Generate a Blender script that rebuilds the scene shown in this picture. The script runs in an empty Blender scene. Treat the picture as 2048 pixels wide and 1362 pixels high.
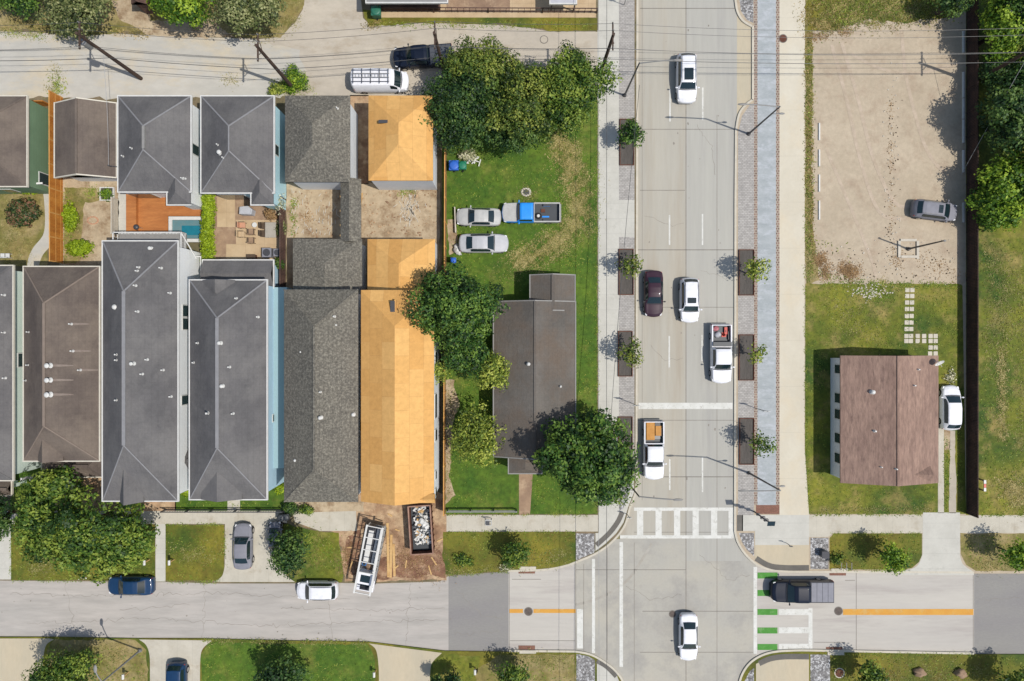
import bpy, bmesh, math, random
import numpy as np
from mathutils import Vector, Matrix, noise as mnoise

random.seed(7); RNG = np.random.default_rng(7)
R = math.radians
SC = bpy.context.scene
COL = SC.collection
SUN_EL, SUN_AZ = 61.5, (0.938, -0.347)     # towards the sun: east and a little south
CAM_H = 70.0

# ---------------------------------------------------------------- camera, world, sun, exposure
cd = bpy.data.cameras.new('camera'); cam = bpy.data.objects.new('camera', cd); COL.objects.link(cam)
cam.location = (0, 0, CAM_H); cam.rotation_euler = (0, 0, 0)
cd.sensor_width = 36; cd.lens = 36 * CAM_H / 102.4; cd.clip_start = 1; cd.clip_end = 2000
SC.camera = cam
wd = bpy.data.worlds.new('World'); SC.world = wd; wd.use_nodes = True
nt = wd.node_tree; nt.nodes.clear()
sky = nt.nodes.new('ShaderNodeTexSky'); sky.sky_type = 'NISHITA'; sky.sun_disc = False
sky.sun_elevation = R(SUN_EL); sky.sun_rotation = math.atan2(SUN_AZ[0], SUN_AZ[1])
sky.air_density = 1.2; sky.dust_density = 1.5
bg = nt.nodes.new('ShaderNodeBackground'); bg.inputs[1].default_value = 0.12
wo = nt.nodes.new('ShaderNodeOutputWorld')
nt.links.new(sky.outputs[0], bg.inputs[0]); nt.links.new(bg.outputs[0], wo.inputs[0])
sd = bpy.data.lights.new('sun', 'SUN'); sd.energy = 3.9; sd.angle = R(0.5); sd.color = (1.0, 0.96, 0.9)
sun = bpy.data.objects.new('sun', sd); COL.objects.link(sun)
ce = math.cos(R(SUN_EL))
sun.rotation_euler = Vector((SUN_AZ[0]*ce, SUN_AZ[1]*ce, math.sin(R(SUN_EL)))).to_track_quat('Z', 'Y').to_euler()
sun.location = (30, -10, 60)
SC.view_settings.view_transform = 'Standard'; SC.view_settings.look = 'None'
SC.view_settings.exposure = 0.0; SC.view_settings.gamma = 1.0
SC.cycles.max_bounces = 5; SC.cycles.diffuse_bounces = 3; SC.cycles.glossy_bounces = 2
SC.cycles.transmission_bounces = 2; SC.cycles.transparent_max_bounces = 4
SC.cycles.sample_clamp_indirect = 4; SC.cycles.use_denoising = True; SC.cycles.denoiser = 'OPENIMAGEDENOISE'

# ---------------------------------------------------------------- helpers
def W(px, py, h=0.0):
    "photo position (2048 x 1362) of something h metres up -> where it stands in the world"
    k = (CAM_H - h) / CAM_H / 20.0
    return Vector(((px - 1024) * k, (681 - py) * k, h))

def _l(c):
    c /= 255.0
    return c / 12.92 if c <= 0.04045 else ((c + 0.055) / 1.055) ** 2.4
def C(r, g, b, K=(1.38, 1.40, 1.46)):
    "albedo of a level surface that shows as this sRGB in full sun"
    return tuple(min(0.82, _l(v) / k) for v, k in zip((r, g, b), K)) + (1,)

ORG = {}
def org(o):
    return ORG.get(o.name, Vector((0, 0, 0))) if o is not None else Vector((0, 0, 0))

def tag(o, label=None, cat=None, group=None, kind=None):
    if label: o['label'] = label
    if cat: o['category'] = cat
    if group: o['group'] = group
    if kind: o['kind'] = kind
    return o

def thing(name, label, cat, loc, rz=0.0, group=None):
    o = bpy.data.objects.new(name, None); COL.objects.link(o)
    o.empty_display_size = 0.3
    o.location = loc; o.rotation_euler = (0, 0, rz)
    ORG[o.name] = Vector(loc)
    return tag(o, label, cat, group)

class MB:
    def __init__(s): s.v = []; s.f = []
    def add(s, vs, fs):
        b = len(s.v); s.v += [tuple(v) for v in vs]; s.f += [tuple(b + i for i in f) for f in fs]
    def box(s, x0, y0, z0, x1, y1, z1):
        x0, x1 = min(x0, x1), max(x0, x1); y0, y1 = min(y0, y1), max(y0, y1); z0, z1 = min(z0, z1), max(z0, z1)
        s.add([(x0,y0,z0),(x1,y0,z0),(x1,y1,z0),(x0,y1,z0),(x0,y0,z1),(x1,y0,z1),(x1,y1,z1),(x0,y1,z1)],
              [(0,3,2,1),(4,5,6,7),(0,1,5,4),(1,2,6,5),(2,3,7,6),(3,0,4,7)])
        return s
    def obox(s, c, ax, ay, az, h):
        "box with centre c, axis vectors and half sizes h"
        c = Vector(c); P = []
        for sz in (-1, 1):
            for sx, sy in ((-1,-1),(1,-1),(1,1),(-1,1)):
                P.append(c + Vector(ax)*h[0]*sx + Vector(ay)*h[1]*sy + Vector(az)*h[2]*sz)
        s.add(P, [(0,3,2,1),(4,5,6,7),(0,1,5,4),(1,2,6,5),(2,3,7,6),(3,0,4,7)])
        return s
    def bar(s, a, b, w, h=None):
        a = Vector(a); b = Vector(b); d = (b - a)
        if d.length < 1e-6: return s
        dn = d.normalized(); up = Vector((0,0,1)) if abs(dn.z) < 0.95 else Vector((1,0,0))
        ay = up.cross(dn).normalized(); az = dn.cross(ay)
        return s.obox((a+b)/2, dn, ay, az, (d.length/2, w/2, (h or w)/2))
    def tube(s, pts, rs, n=8, cap=True):
        pts = [Vector(p) for p in pts]
        if not isinstance(rs, (list, tuple)): rs = [rs]*len(pts)
        b = len(s.v); rings = []
        for i, p in enumerate(pts):
            d = (pts[min(i+1, len(pts)-1)] - pts[max(i-1, 0)]).normalized()
            up = Vector((0,0,1)) if abs(d.z) < 0.9 else Vector((1,0,0))
            u = up.cross(d).normalized(); v = d.cross(u)
            for j in range(n):
                a = 2*math.pi*j/n
                s.v.append(tuple(p + (u*math.cos(a) + v*math.sin(a))*rs[i]))
        for i in range(len(pts)-1):
            for j in range(n):
                s.f.append((b+i*n+j, b+i*n+(j+1)%n, b+(i+1)*n+(j+1)%n, b+(i+1)*n+j))
        if cap:
            s.f.append(tuple(b+j for j in range(n))[::-1]); s.f.append(tuple(b+(len(pts)-1)*n+j for j in range(n)))
        return s
    def cyl(s, c, r, z0, z1, n=16, r1=None):
        return s.tube([(c[0],c[1],z0),(c[0],c[1],z1)], [r, r if r1 is None else r1], n)
    def prism(s, P, z0, z1):
        "P: list of xy, any simple polygon; z1 may be the top"
        n = len(P); a = sum(P[i][0]*P[(i+1)%n][1]-P[(i+1)%n][0]*P[i][1] for i in range(n))
        if a < 0: P = P[::-1]
        s.add([(p[0],p[1],z1) for p in P] + [(p[0],p[1],z0) for p in P],
              [tuple(range(n))] + [(i, n+i, n+(i+1)%n, (i+1)%n) for i in range(n)])
        return s
    def lump(s, c, r, amp=0.2, n=10, m=7, seed=0):
        b = len(s.v); c = Vector(c); rr = Vector(r) if hasattr(r, '__len__') else Vector((r,r,r))
        for i in range(m+1):
            th = math.pi*i/m
            for j in range(n):
                a = 2*math.pi*j/n
                d = Vector((math.sin(th)*math.cos(a), math.sin(th)*math.sin(a), math.cos(th)))
                k = 1 + amp*mnoise.noise(d*1.7 + Vector((seed*3.1, seed, 0)))
                s.v.append((c.x+d.x*rr.x*k, c.y+d.y*rr.y*k, c.z+d.z*rr.z*k))
        for i in range(m):
            for j in range(n):
                s.f.append((b+i*n+j, b+(i+1)*n+j, b+(i+1)*n+(j+1)%n, b+i*n+(j+1)%n))
        return s
    def build(s, name, mat, parent=None, smooth=False, local=False):
        o_ = Vector((0,0,0)) if local else org(parent)
        me = bpy.data.meshes.new(name)
        me.from_pydata([(v[0]-o_.x, v[1]-o_.y, v[2]-o_.z) for v in s.v], [], s.f)
        me.materials.append(mat); me.validate(); me.update()
        if smooth: me.polygons.foreach_set('use_smooth', [True]*len(me.polygons))
        o = bpy.data.objects.new(name, me); COL.objects.link(o)
        if parent is not None:
            o.parent = parent
            ORG[o.name] = org(parent)
        return o

# ---------------------------------------------------------------- materials
def _mat(name):
    m = bpy.data.materials.new(name); m.use_nodes = True
    n = m.node_tree; b = n.nodes['Principled BSDF']
    return m, n, b
def pm(name, c1, c2=None, big=0.35, fine=5.0, famp=0.22, rough=0.85, bump=0.15, stretch=(1,1,1),
       c3=None, s3=0.9, t3=0.62, w3=0.08, metal=0.0, coat=0.0, bscale=None, detail=6, spec=0.3, rows=None):
    "two colours by a broad noise, a fine noise on top, an optional third colour in patches, bump"
    m, n, b = _mat(name); N = n.nodes; L = n.links
    tc = N.new('ShaderNodeTexCoord'); mp = N.new('ShaderNodeMapping'); mp.inputs['Scale'].default_value = stretch
    L.new(tc.outputs['Object'], mp.inputs[0])
    n1 = N.new('ShaderNodeTexNoise'); n1.inputs['Scale'].default_value = big; n1.inputs['Detail'].default_value = detail
    n1.inputs['Roughness'].default_value = 0.62
    L.new(mp.outputs[0], n1.inputs[0])
    cr = N.new('ShaderNodeValToRGB'); cr.color_ramp.elements[0].position = 0.36; cr.color_ramp.elements[1].position = 0.64
    cr.color_ramp.elements[0].color = c1; cr.color_ramp.elements[1].color = c2 or c1
    L.new(n1.outputs[0], cr.inputs[0]); col = cr.outputs[0]
    if c3:
        n3 = N.new('ShaderNodeTexNoise'); n3.inputs['Scale'].default_value = s3; n3.inputs['Detail'].default_value = 8
        n3.inputs['Roughness'].default_value = 0.7
        mp3 = N.new('ShaderNodeMapping'); mp3.inputs['Location'].default_value = (13.7, 5.1, 3.3); mp3.inputs['Scale'].default_value = stretch
        L.new(tc.outputs['Object'], mp3.inputs[0]); L.new(mp3.outputs[0], n3.inputs[0])
        mr = N.new('ShaderNodeMapRange'); mr.inputs[1].default_value = t3 - w3; mr.inputs[2].default_value = t3 + w3
        L.new(n3.outputs[0], mr.inputs[0])
        mx = N.new('ShaderNodeMix'); mx.data_type = 'RGBA'
        L.new(mr.outputs[0], mx.inputs[0]); L.new(col, mx.inputs[6]); mx.inputs[7].default_value = c3; col = mx.outputs[2]
    n2 = N.new('ShaderNodeTexNoise'); n2.inputs['Scale'].default_value = fine; n2.inputs['Detail'].default_value = 5
    n2.inputs['Roughness'].default_value = 0.7
    L.new(mp.outputs[0], n2.inputs[0])
    m2 = N.new('ShaderNodeMapRange'); m2.inputs[1].default_value = 0.25; m2.inputs[2].default_value = 0.75
    m2.inputs[3].default_value = 1 - famp; m2.inputs[4].default_value = 1 + famp
    L.new(n2.outputs[0], m2.inputs[0])
    vm = N.new('ShaderNodeVectorMath'); vm.operation = 'SCALE'
    L.new(col, vm.inputs[0]); L.new(m2.outputs[0], vm.inputs['Scale']); out = vm.outputs[0]
    hgt = n2.outputs[0]
    if rows:          # (axis, period, depth, width): thin darker joint lines every period along an axis
        for ax, per, dep, wid in rows:
            sp = N.new('ShaderNodeSeparateXYZ'); L.new(tc.outputs['Object'], sp.inputs[0])
            mm = N.new('ShaderNodeMath'); mm.operation = 'DIVIDE'; mm.inputs[1].default_value = per; L.new(sp.outputs[ax], mm.inputs[0])
            fr = N.new('ShaderNodeMath'); fr.operation = 'FRACT'; L.new(mm.outputs[0], fr.inputs[0])
            lt = N.new('ShaderNodeMath'); lt.operation = 'LESS_THAN'; lt.inputs[1].default_value = wid/per; L.new(fr.outputs[0], lt.inputs[0])
            md = N.new('ShaderNodeMath'); md.operation = 'MULTIPLY_ADD'; md.inputs[1].default_value = -dep; md.inputs[2].default_value = 1.0
            L.new(lt.outputs[0], md.inputs[0])
            v2 = N.new('ShaderNodeVectorMath'); v2.operation = 'SCALE'; L.new(out, v2.inputs[0]); L.new(md.outputs[0], v2.inputs['Scale']); out = v2.outputs[0]
    L.new(out, b.inputs['Base Color'])
    b.inputs['Roughness'].default_value = rough; b.inputs['Metallic'].default_value = metal
    b.inputs['Specular IOR Level'].default_value = spec
    if coat: b.inputs['Coat Weight'].default_value = coat; b.inputs['Coat Roughness'].default_value = 0.08
    if bump:
        bp = N.new('ShaderNodeBump'); bp.inputs['Strength'].default_value = bump; bp.inputs['Distance'].default_value = 0.08
        if bscale:
            nb = N.new('ShaderNodeTexNoise'); nb.inputs['Scale'].default_value = bscale; nb.inputs['Detail'].default_value = 4
            L.new(tc.outputs['Object'], nb.inputs[0]); hgt = nb.outputs[0]
        L.new(hgt, bp.inputs['Height']); L.new(bp.outputs[0], b.inputs['Normal'])
    return m

def brickmat(name, ca, cb, mortar, bw, bh, ms=0.02, famp=0.2, rough=0.85, squash=1.0, offset=0.5, bump=0.2, rot=0.0):
    m, n, b = _mat(name); N = n.nodes; L = n.links
    tc = N.new('ShaderNodeTexCoord'); mp = N.new('ShaderNodeMapping'); mp.inputs['Rotation'].default_value = (0,0,rot)
    L.new(tc.outputs['Object'], mp.inputs[0])
    br = N.new('ShaderNodeTexBrick'); br.offset = offset
    br.inputs['Color1'].default_value = ca; br.inputs['Color2'].default_value = cb; br.inputs['Mortar'].default_value = mortar
    br.inputs['Scale'].default_value = 1.0; br.inputs['Mortar Size'].default_value = ms
    br.inputs['Brick Width'].default_value = bw; br.inputs['Row Height'].default_value = bh
    L.new(mp.outputs[0], br.inputs[0])
    n2 = N.new('ShaderNodeTexNoise'); n2.inputs['Scale'].default_value = 2.2; n2.inputs['Detail'].default_value = 8; n2.inputs['Roughness'].default_value = .75
    L.new(tc.outputs['Object'], n2.inputs[0])
    m2 = N.new('ShaderNodeMapRange'); m2.inputs[1].default_value = .25; m2.inputs[2].default_value = .75
    m2.inputs[3].default_value = 1-famp; m2.inputs[4].default_value = 1+famp; L.new(n2.outputs[0], m2.inputs[0])
    vm = N.new('ShaderNodeVectorMath'); vm.operation = 'SCALE'; L.new(br.outputs[0], vm.inputs[0]); L.new(m2.outputs[0], vm.inputs['Scale'])
    L.new(vm.outputs[0], b.inputs['Base Color']); b.inputs['Roughness'].default_value = rough; b.inputs['Specular IOR Level'].default_value = .25
    bp = N.new('ShaderNodeBump'); bp.inputs['Strength'].default_value = bump; bp.inputs['Distance'].default_value = .03
    L.new(n2.outputs[0], bp.inputs['Height']); L.new(bp.outputs[0], b.inputs['Normal'])
    return m

def leafmat(name, ca, cb, cc, trans=0.32):
    "three tones picked leaf by leaf and clump by clump from the mesh attribute tone"
    m, n, b = _mat(name); N = n.nodes; L = n.links
    at = N.new('ShaderNodeAttribute'); at.attribute_name = 'tone'
    cr = N.new('ShaderNodeValToRGB'); e = cr.color_ramp.elements
    f = 2.1; ca, cb, cc = [tuple(v*f for v in q[:3])+(1,) for q in (ca, cb, cc)]
    e[0].position = 0.12; e[0].color = ca; e[1].position = 0.9; e[1].color = cc
    x = e.new(0.5); x.color = cb
    L.new(at.outputs['Fac'], cr.inputs[0]); L.new(cr.outputs[0], b.inputs['Base Color'])
    b.inputs['Roughness'].default_value = 0.55; b.inputs['Specular IOR Level'].default_value = 0.35
    tr = N.new('ShaderNodeBsdfTranslucent'); L.new(cr.outputs[0], tr.inputs[0])
    mx = N.new('ShaderNodeMixShader'); mx.inputs[0].default_value = trans
    L.new(b.outputs[0], mx.inputs[1]); L.new(tr.outputs[0], mx.inputs[2]); L.new(mx.outputs[0], N['Material Output'].inputs[0])
    return m

def simple(name, c, rough=0.6, metal=0.0, coat=0.0, spec=0.5, emis=None):
    m, n, b = _mat(name)
    N = n.nodes; L = n.links
    tc = N.new('ShaderNodeTexCoord'); nz = N.new('ShaderNodeTexNoise'); nz.inputs['Scale'].default_value = 2.5; nz.inputs['Detail'].default_value = 4
    L.new(tc.outputs['Object'], nz.inputs[0])
    mr = N.new('ShaderNodeMapRange'); mr.inputs[1].default_value=.3; mr.inputs[2].default_value=.7; mr.inputs[3].default_value=.92; mr.inputs[4].default_value=1.06
    L.new(nz.outputs[0], mr.inputs[0])
    rgb = N.new('ShaderNodeRGB'); rgb.outputs[0].default_value = c
    vm = N.new('ShaderNodeVectorMath'); vm.operation='SCALE'; L.new(rgb.outputs[0], vm.inputs[0]); L.new(mr.outputs[0], vm.inputs['Scale'])
    L.new(vm.outputs[0], b.inputs['Base Color'])
    b.inputs['Roughness'].default_value = rough; b.inputs['Metallic'].default_value = metal
    b.inputs['Specular IOR Level'].default_value = spec
    if coat: b.inputs['Coat Weight'].default_value = coat; b.inputs['Coat Roughness'].default_value = .05
    return m

X = {}
X['ground'] = pm('ground_mat', C(170,155,125), C(120,125,70), big=.05, fine=2, famp=.2)
X['ave'] = pm('avenue_concrete', C(192,190,182), C(183,181,175), big=.5, fine=3, famp=.05, stretch=(1,.06,1), bump=.05,
              c3=C(176,174,170), s3=.55, t3=.62, w3=.1)
X['avew'] = pm('avenue_warm_concrete', C(195,190,178), C(186,182,172), big=.4, fine=3, famp=.05, stretch=(1,.08,1), bump=.05,
              c3=C(182,172,156), s3=.25, t3=.60, w3=.1)
X['cross'] = pm('crossing_concrete', C(193,188,176), C(182,180,174), big=.14, fine=4, famp=.05, bump=.05,
              c3=C(168,165,160), s3=.25, t3=.57, w3=.1)
X['bay'] = pm('bay_concrete', C(210,196,170), C(200,190,168), big=.3, fine=4, famp=.06, stretch=(1,.3,1), bump=.05)
X['st'] = pm('old_street', C(200,193,187), C(188,183,178), big=.35, fine=1.6, famp=.12, stretch=(.16,1,1), bump=.12,
              c3=C(174,170,165), s3=.6, t3=.58, w3=.14)
X['stc'] = pm('street_concrete', C(206,201,193), C(197,192,186), big=.3, fine=4, famp=.05, stretch=(.12,1,1), bump=.05,
              c3=C(180,172,168), s3=.5, t3=.62, w3=.1)
X['asph'] = pm('asphalt_patch', C(156,154,150), C(148,145,145), big=.3, fine=9, famp=.09, stretch=(.3,1,1), bump=.15)
X['alley'] = pm('alley_concrete', C(208,204,196), C(196,193,186), big=.22, fine=1.6, famp=.08, stretch=(.5,1,1), bump=.12,
              c3=C(212,200,178), s3=.35, t3=.55, w3=.08)
X['alley2'] = pm('alley_gravel', C(206,196,180), C(194,185,172), big=.25, fine=1.8, famp=.1, stretch=(.5,1,1), bump=.15,
              c3=C(180,166,146), s3=.5, t3=.62, w3=.08)
X['walk'] = pm('sidewalk_concrete', C(214,212,204), C(204,202,194), big=.6, fine=5, famp=.05, bump=.04, rows=[(1,1.52,.16,.03)],
              c3=C(190,188,180), s3=.8, t3=.66)
X['walkew'] = pm('sidewalk_cross_concrete', C(212,206,192), C(200,194,180), big=.6, fine=5, famp=.05, bump=.04, rows=[(0,1.52,.16,.03)],
              c3=C(188,178,160), s3=.6, t3=.62)
X['cream'] = pm('cream_sidewalk', C(226,219,202), C(218,210,192), big=.3, fine=4, famp=.04, stretch=(1,.8,1), bump=.04, rows=[(1,4.6,.14,.03)],
              c3=C(224,210,184), s3=.25, t3=.6, w3=.14)
X['blue'] = pm('blue_grey_path', C(184,190,194), C(170,177,181), big=.9, fine=6, famp=.08, stretch=(.7,1.3,1), bump=.05, rows=[(1,2.9,.14,.03)],
              c3=C(196,201,208), s3=1.3, t3=.56)
X['paver'] = brickmat('grey_pavers', C(196,192,188), C(174,170,167), C(152,149,146), .32, .17, .018, famp=.16)
X['brick'] = brickmat('brick_edging', C(160,126,112), C(110,86,80), C(176,165,152), .24, .24, .05, famp=.25)
X['kerb'] = pm('kerb_concrete', C(220,212,196), C(206,200,186), big=1, fine=6, famp=.08, bump=.04)
X['kerbdark'] = pm('ramp_grey', C(120,116,110), C(108,105,100), big=1, fine=30, famp=.12, bump=.2)
X['stone'] = pm('river_stones', C(128,126,126), C(140,138,138), big=2, fine=5, famp=.75, bump=.8, c3=C(206,206,208), s3=4.5, t3=.54, w3=.03)
X['white'] = pm('road_paint_white', C(236,236,232), C(222,222,216), big=1.2, fine=8, famp=.06, bump=.03, c3=C(202,200,193), s3=3.5, t3=.59, w3=.05)
X['green'] = pm('road_paint_green', C(92,160,72), C(80,146,62), big=1, fine=8, famp=.08, bump=.03, c3=C(128,168,110), s3=2.5, t3=.62)
X['yellow'] = pm('road_paint_yellow', C(228,172,80), C(222,160,72), big=1, fine=8, famp=.08, bump=.03, c3=C(216,184,120), s3=1.2, t3=.6)
X['joint'] = pm('joint_filler', C(158,152,144), C(142,136,128), big=1, fine=5, famp=.1, bump=0)
X['jointd'] = pm('dark_joint', C(138,132,125), C(120,115,109), big=1, fine=5, famp=.1, bump=0)
X['grass'] = pm('lawn_grass', C(64,90,30), C(136,136,46), big=.16, fine=2.2, famp=.4, bump=.5, c3=C(158,142,84), s3=.4, t3=.6, w3=.1)
X['lush'] = pm('lush_grass', C(66,100,28), C(96,122,36), big=.3, fine=2.2, famp=.4, bump=.5, c3=C(126,132,58), s3=.4, t3=.62, w3=.1)
X['dry'] = pm('dry_grass', C(150,134,82), C(120,118,60), big=.5, fine=2.5, famp=.36, bump=.5, c3=C(176,158,116), s3=.5, t3=.56, w3=.12)
X['mown'] = pm('mown_grass', C(74,94,32), C(140,132,48), big=.18, fine=3, famp=.3, bump=.4, c3=C(112,98,40), s3=.4, t3=.6, w3=.12)
X['sand'] = pm('sandy_soil', C(204,186,158), C(188,168,140), big=.35, fine=2.4, famp=.16, bump=.35, c3=C(158,134,106), s3=.8, t3=.55, w3=.08)
X['dirt'] = pm('brown_dirt', C(186,152,120), C(136,104,82), big=.45, fine=2.0, famp=.3, bump=.5, c3=C(208,180,146), s3=.6, t3=.54, w3=.1)
X['gravel'] = pm('gravel_lot_mat', C(203,188,166), C(191,176,154), big=.18, fine=2.5, famp=.12, bump=.35, c3=C(182,163,142), s3=.55, t3=.6, w3=.1)
X['dkdirt'] = pm('side_yard_dirt', C(140,124,100), C(110,104,76), big=.5, fine=3, famp=.25, bump=.4)
X['deck'] = pm('deck_planks', C(206,136,78), C(186,118,66), big=.7, fine=4, famp=.18, stretch=(.5,3,1), bump=.1, rough=.6, rows=[(1,.14,.35,.018)])
X['tan'] = pm('tan_paving', C(214,190,156), C(198,172,138), big=.5, fine=3, famp=.07, bump=.05, rows=[(0,1.9,.2,.03),(1,1.6,.2,.03)])
X['patio'] = pm('brown_patio', C(176,148,122), C(150,124,104), big=.4, fine=3, famp=.12, bump=.1, c3=C(196,170,142), s3=.8, t3=.6)
def roofmat(n, a, b, c=None, famp=.14, per=.9):
    return pm(n, a, b, big=.3, fine=5, famp=famp*1.3, bump=.45, rough=.9, c3=c, s3=.35, t3=.54, w3=.12, detail=8, stretch=(1,.8,1), rows=[(0,.42,.055,.06),(1,.5,.045,.05)])
X['r_grey'] = roofmat('shingle_grey', C(114,112,114), C(96,95,97), C(124,122,122), famp=.08)
X['r_brown'] = roofmat('shingle_taupe', C(116,105,98), C(98,88,83), C(130,118,108), famp=.08)
X['r_tex'] = pm('shingle_speckled', C(114,110,102), C(103,100,94), big=.4, fine=4.5, famp=.36, bump=.5, rough=.9, c3=C(146,142,131), s3=5.5, t3=.54, w3=.08, detail=8, rows=[(0,.34,.12,.06),(1,.5,.08,.06)])
X['r_old'] = roofmat('shingle_old', C(120,115,110), C(100,96,92), C(114,102,92), famp=.1)
X['r_red'] = pm('shingle_redbrown', C(168,140,126), C(146,120,109), big=.5, fine=2.4, famp=.3, stretch=(2.2,.5,1), bump=.35, rough=.9, c3=C(132,108,100), s3=1.6, t3=.62, w3=.08, rows=[(0,.4,.07,.06)])
X['osb'] = brickmat('roof_sheathing', C(238,188,118), C(224,170,100), C(204,156,98), 2.44, 1.22, .012, famp=.17, rot=1.5708, bump=.04)
def siding(n, a, b=None):
    return pm(n, a, b or a, big=.6, fine=6, famp=.04, bump=0, rough=.7, rows=[(2,.36,.07,.06)])
X['w_white'] = siding('siding_white', (.82,.82,.80,1), (.78,.79,.78,1))
X['w_green'] = siding('siding_green', (.16,.25,.15,1), (.14,.22,.13,1))
X['w_pgreen'] = siding('siding_pale_green', (.62,.72,.63,1), (.58,.68,.6,1))
X['w_blue'] = siding('siding_blue', (.46,.68,.74,1), (.42,.64,.7,1))
X['w_sky'] = siding('siding_sky_blue', (.46,.63,.74,1), (.42,.6,.7,1))
X['w_grey'] = siding('siding_grey', (.7,.7,.7,1), (.64,.65,.66,1))
X['w_wrap'] = siding('house_wrap', (.74,.76,.77,1), (.66,.69,.71,1))
X['trim'] = simple('trim_cream', C(226,220,206), .6)
X['trimw'] = simple('trim_white', C(230,230,228), .55)
X['trimg'] = simple('trim_grey', C(150,148,146), .6)
X['win'] = simple('window_glass', (.03,.05,.05,1), .08, spec=.8)
X['wood'] = pm('fence_cedar', C(222,150,70), C(196,122,52), big=1.2, fine=5, famp=.2, stretch=(1,1,.3), bump=.1, rough=.7, rows=[(1,.15,.3,.02)])
X['woodtop'] = pm('fence_rail_wood', C(232,176,104), C(214,156,86), big=1.5, fine=6, famp=.12, bump=.05)
X['dkwood'] = pm('fence_dark_wood', C(120,92,82), C(92,72,66), big=1.2, fine=5, famp=.25, bump=.1, rough=.8, rows=[(1,.15,.55,.045)])
X['fdark'] = pm('fence_weathered_dark', C(88,66,60), C(62,50,48), big=1.2, fine=5, famp=.3, bump=.1, rough=.85, rows=[(1,.15,.6,.05)])
X['l_straw'] = leafmat('straw_blades', C(128,120,66), C(152,140,88), C(180,166,120))
X['pole'] = pm('pole_wood', C(92,74,64), C(70,58,52), big=1, fine=8, famp=.2, bump=.1)
X['wire'] = simple('wire_black', (.06,.06,.06,1), .5)
X['wiregrey'] = simple('wire_grey', (.30,.30,.30,1), .45)
X['steel'] = simple('galvanised_steel', C(150,150,150), .6, metal=.2)
X['dsteel'] = simple('dark_steel', (.05,.05,.055,1), .45)
X['rust'] = pm('rusty_steel', C(120,76,58), C(92,60,48), big=2, fine=6, famp=.25, bump=.1)
X['soil'] = pm('planter_soil', C(104,98,94), C(88,84,80), big=1, fine=6, famp=.3, bump=.4, stretch=(3,.5,1))
X['manhole'] = pm('cast_iron', C(116,104,98), C(96,88,84), big=3, fine=12, famp=.35, bump=.3)
X['drain'] = brickmat('drain_brick', C(168,112,92), C(140,92,76), C(120,100,90), .2, .1, .02)
X['glass'] = simple('car_glass', (.01,.022,.026,1), .03, spec=.7)
X['tyre'] = simple('tyre_rubber', (.02,.02,.02,1), .8, spec=.2)
X['rim'] = simple('rim_alloy', (.45,.45,.46,1), .3, metal=.8)
X['lamp'] = simple('lamp_lens', (.75,.75,.75,1), .15)
X['tail'] = simple('tail_lens', (.35,.02,.02,1), .2); X['hip'] = simple('hip_cap_grey', C(150,150,154), .9, spec=.1); X['hipb'] = simple('hip_cap_taupe', C(146,132,122), .9, spec=.1)
X['trimblk'] = simple('black_trim', (.02,.02,.022,1), .4)
def paint(n, c, rough=.5, coat=.5): return simple(n, c, rough, coat=coat, spec=.3)
X['p_white'] = paint('paint_white', (.70,.70,.72,1)); X['p_silver'] = paint('paint_silver', (.42,.42,.43,1))
X['p_navy'] = simple('paint_navy', (.006,.010,.022,1), .45, coat=.35, spec=.15); X['p_maroon'] = simple('paint_maroon', (.036,.014,.024,1), .45, coat=.5, spec=.2)
X['p_blue'] = simple('paint_blue', (.006,.032,.085,1), .4, coat=.6, spec=.3); X['p_cab'] = paint('paint_bright_blue', (.02,.25,.72,1), .45, .3)
X['p_grey'] = paint('paint_grey', (.07,.075,.085,1)); X['p_lgrey'] = simple('paint_light_grey', (.20,.20,.225,1), .6, spec=.25)
X['p_old'] = pm('paint_worn_white', C(206,206,204), C(190,190,188), big=1.5, fine=5, famp=.08, rough=.5, c3=C(196,120,90), s3=.9, t3=.63, w3=.05, bump=.02)
X['p_faded'] = pm('paint_faded_silver', C(204,204,202), C(188,190,190), big=1, fine=5, famp=.05, rough=.45, bump=0, coat=.2)
X['plastic'] = simple('plastic_dark', (.04,.045,.05,1), .5)
X['bluebin'] = simple('plastic_blue', C(50,110,215), .5); X['greenbin'] = simple('plastic_green', C(30,130,100), .5)
X['dkgreenbin'] = simple('plastic_dark_green', C(48,120,98), .5)
X['card'] = pm('cardboard', C(216,160,92), C(200,144,80), big=2, fine=6, famp=.08, bump=0); X['teal'] = simple('teal_plastic', C(80,170,170), .5)
X['redp'] = simple('red_plastic', C(214,70,50), .5); X['pinkp'] = simple('pink_plastic', C(196,120,128), .5)
X['lumber'] = pm('new_lumber', C(226,190,134), C(208,166,110), big=1, fine=5, famp=.1, stretch=(1,.2,1), bump=.05)
X['ltwood'] = pm('pale_wood', C(222,214,200), C(206,198,184), big=1, fine=5, famp=.08, bump=.05)
X['cushion'] = simple('cushion_terracotta', C(214,160,130), .9); X['stoneg'] = pm('grey_stone_top', C(186,180,170), C(176,170,160), big=2, fine=6, famp=.06)
X['pool'] = simple('pool_water', C(36,130,150), .03, spec=.8); X['poolt'] = pm('pool_tile', C(120,146,150), C(96,140,150), big=1, fine=4, famp=.08, bump=0)
X['canopy'] = simple('fabric_grey', C(196,198,206), .9)
X['bark'] = pm('tree_bark', C(104,88,74), C(84,70,58), big=2, fine=8, famp=.2, bump=.3)
X['l_dark'] = leafmat('leaves_dark', C(20,42,18), C(48,80,30), C(98,122,50))
X['l_mid'] = leafmat('leaves_mid', C(30,54,18), C(68,94,32), C(120,134,54))
X['l_oliv'] = leafmat('leaves_olive', C(34,52,20), C(72,92,34), C(124,132,58))
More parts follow.
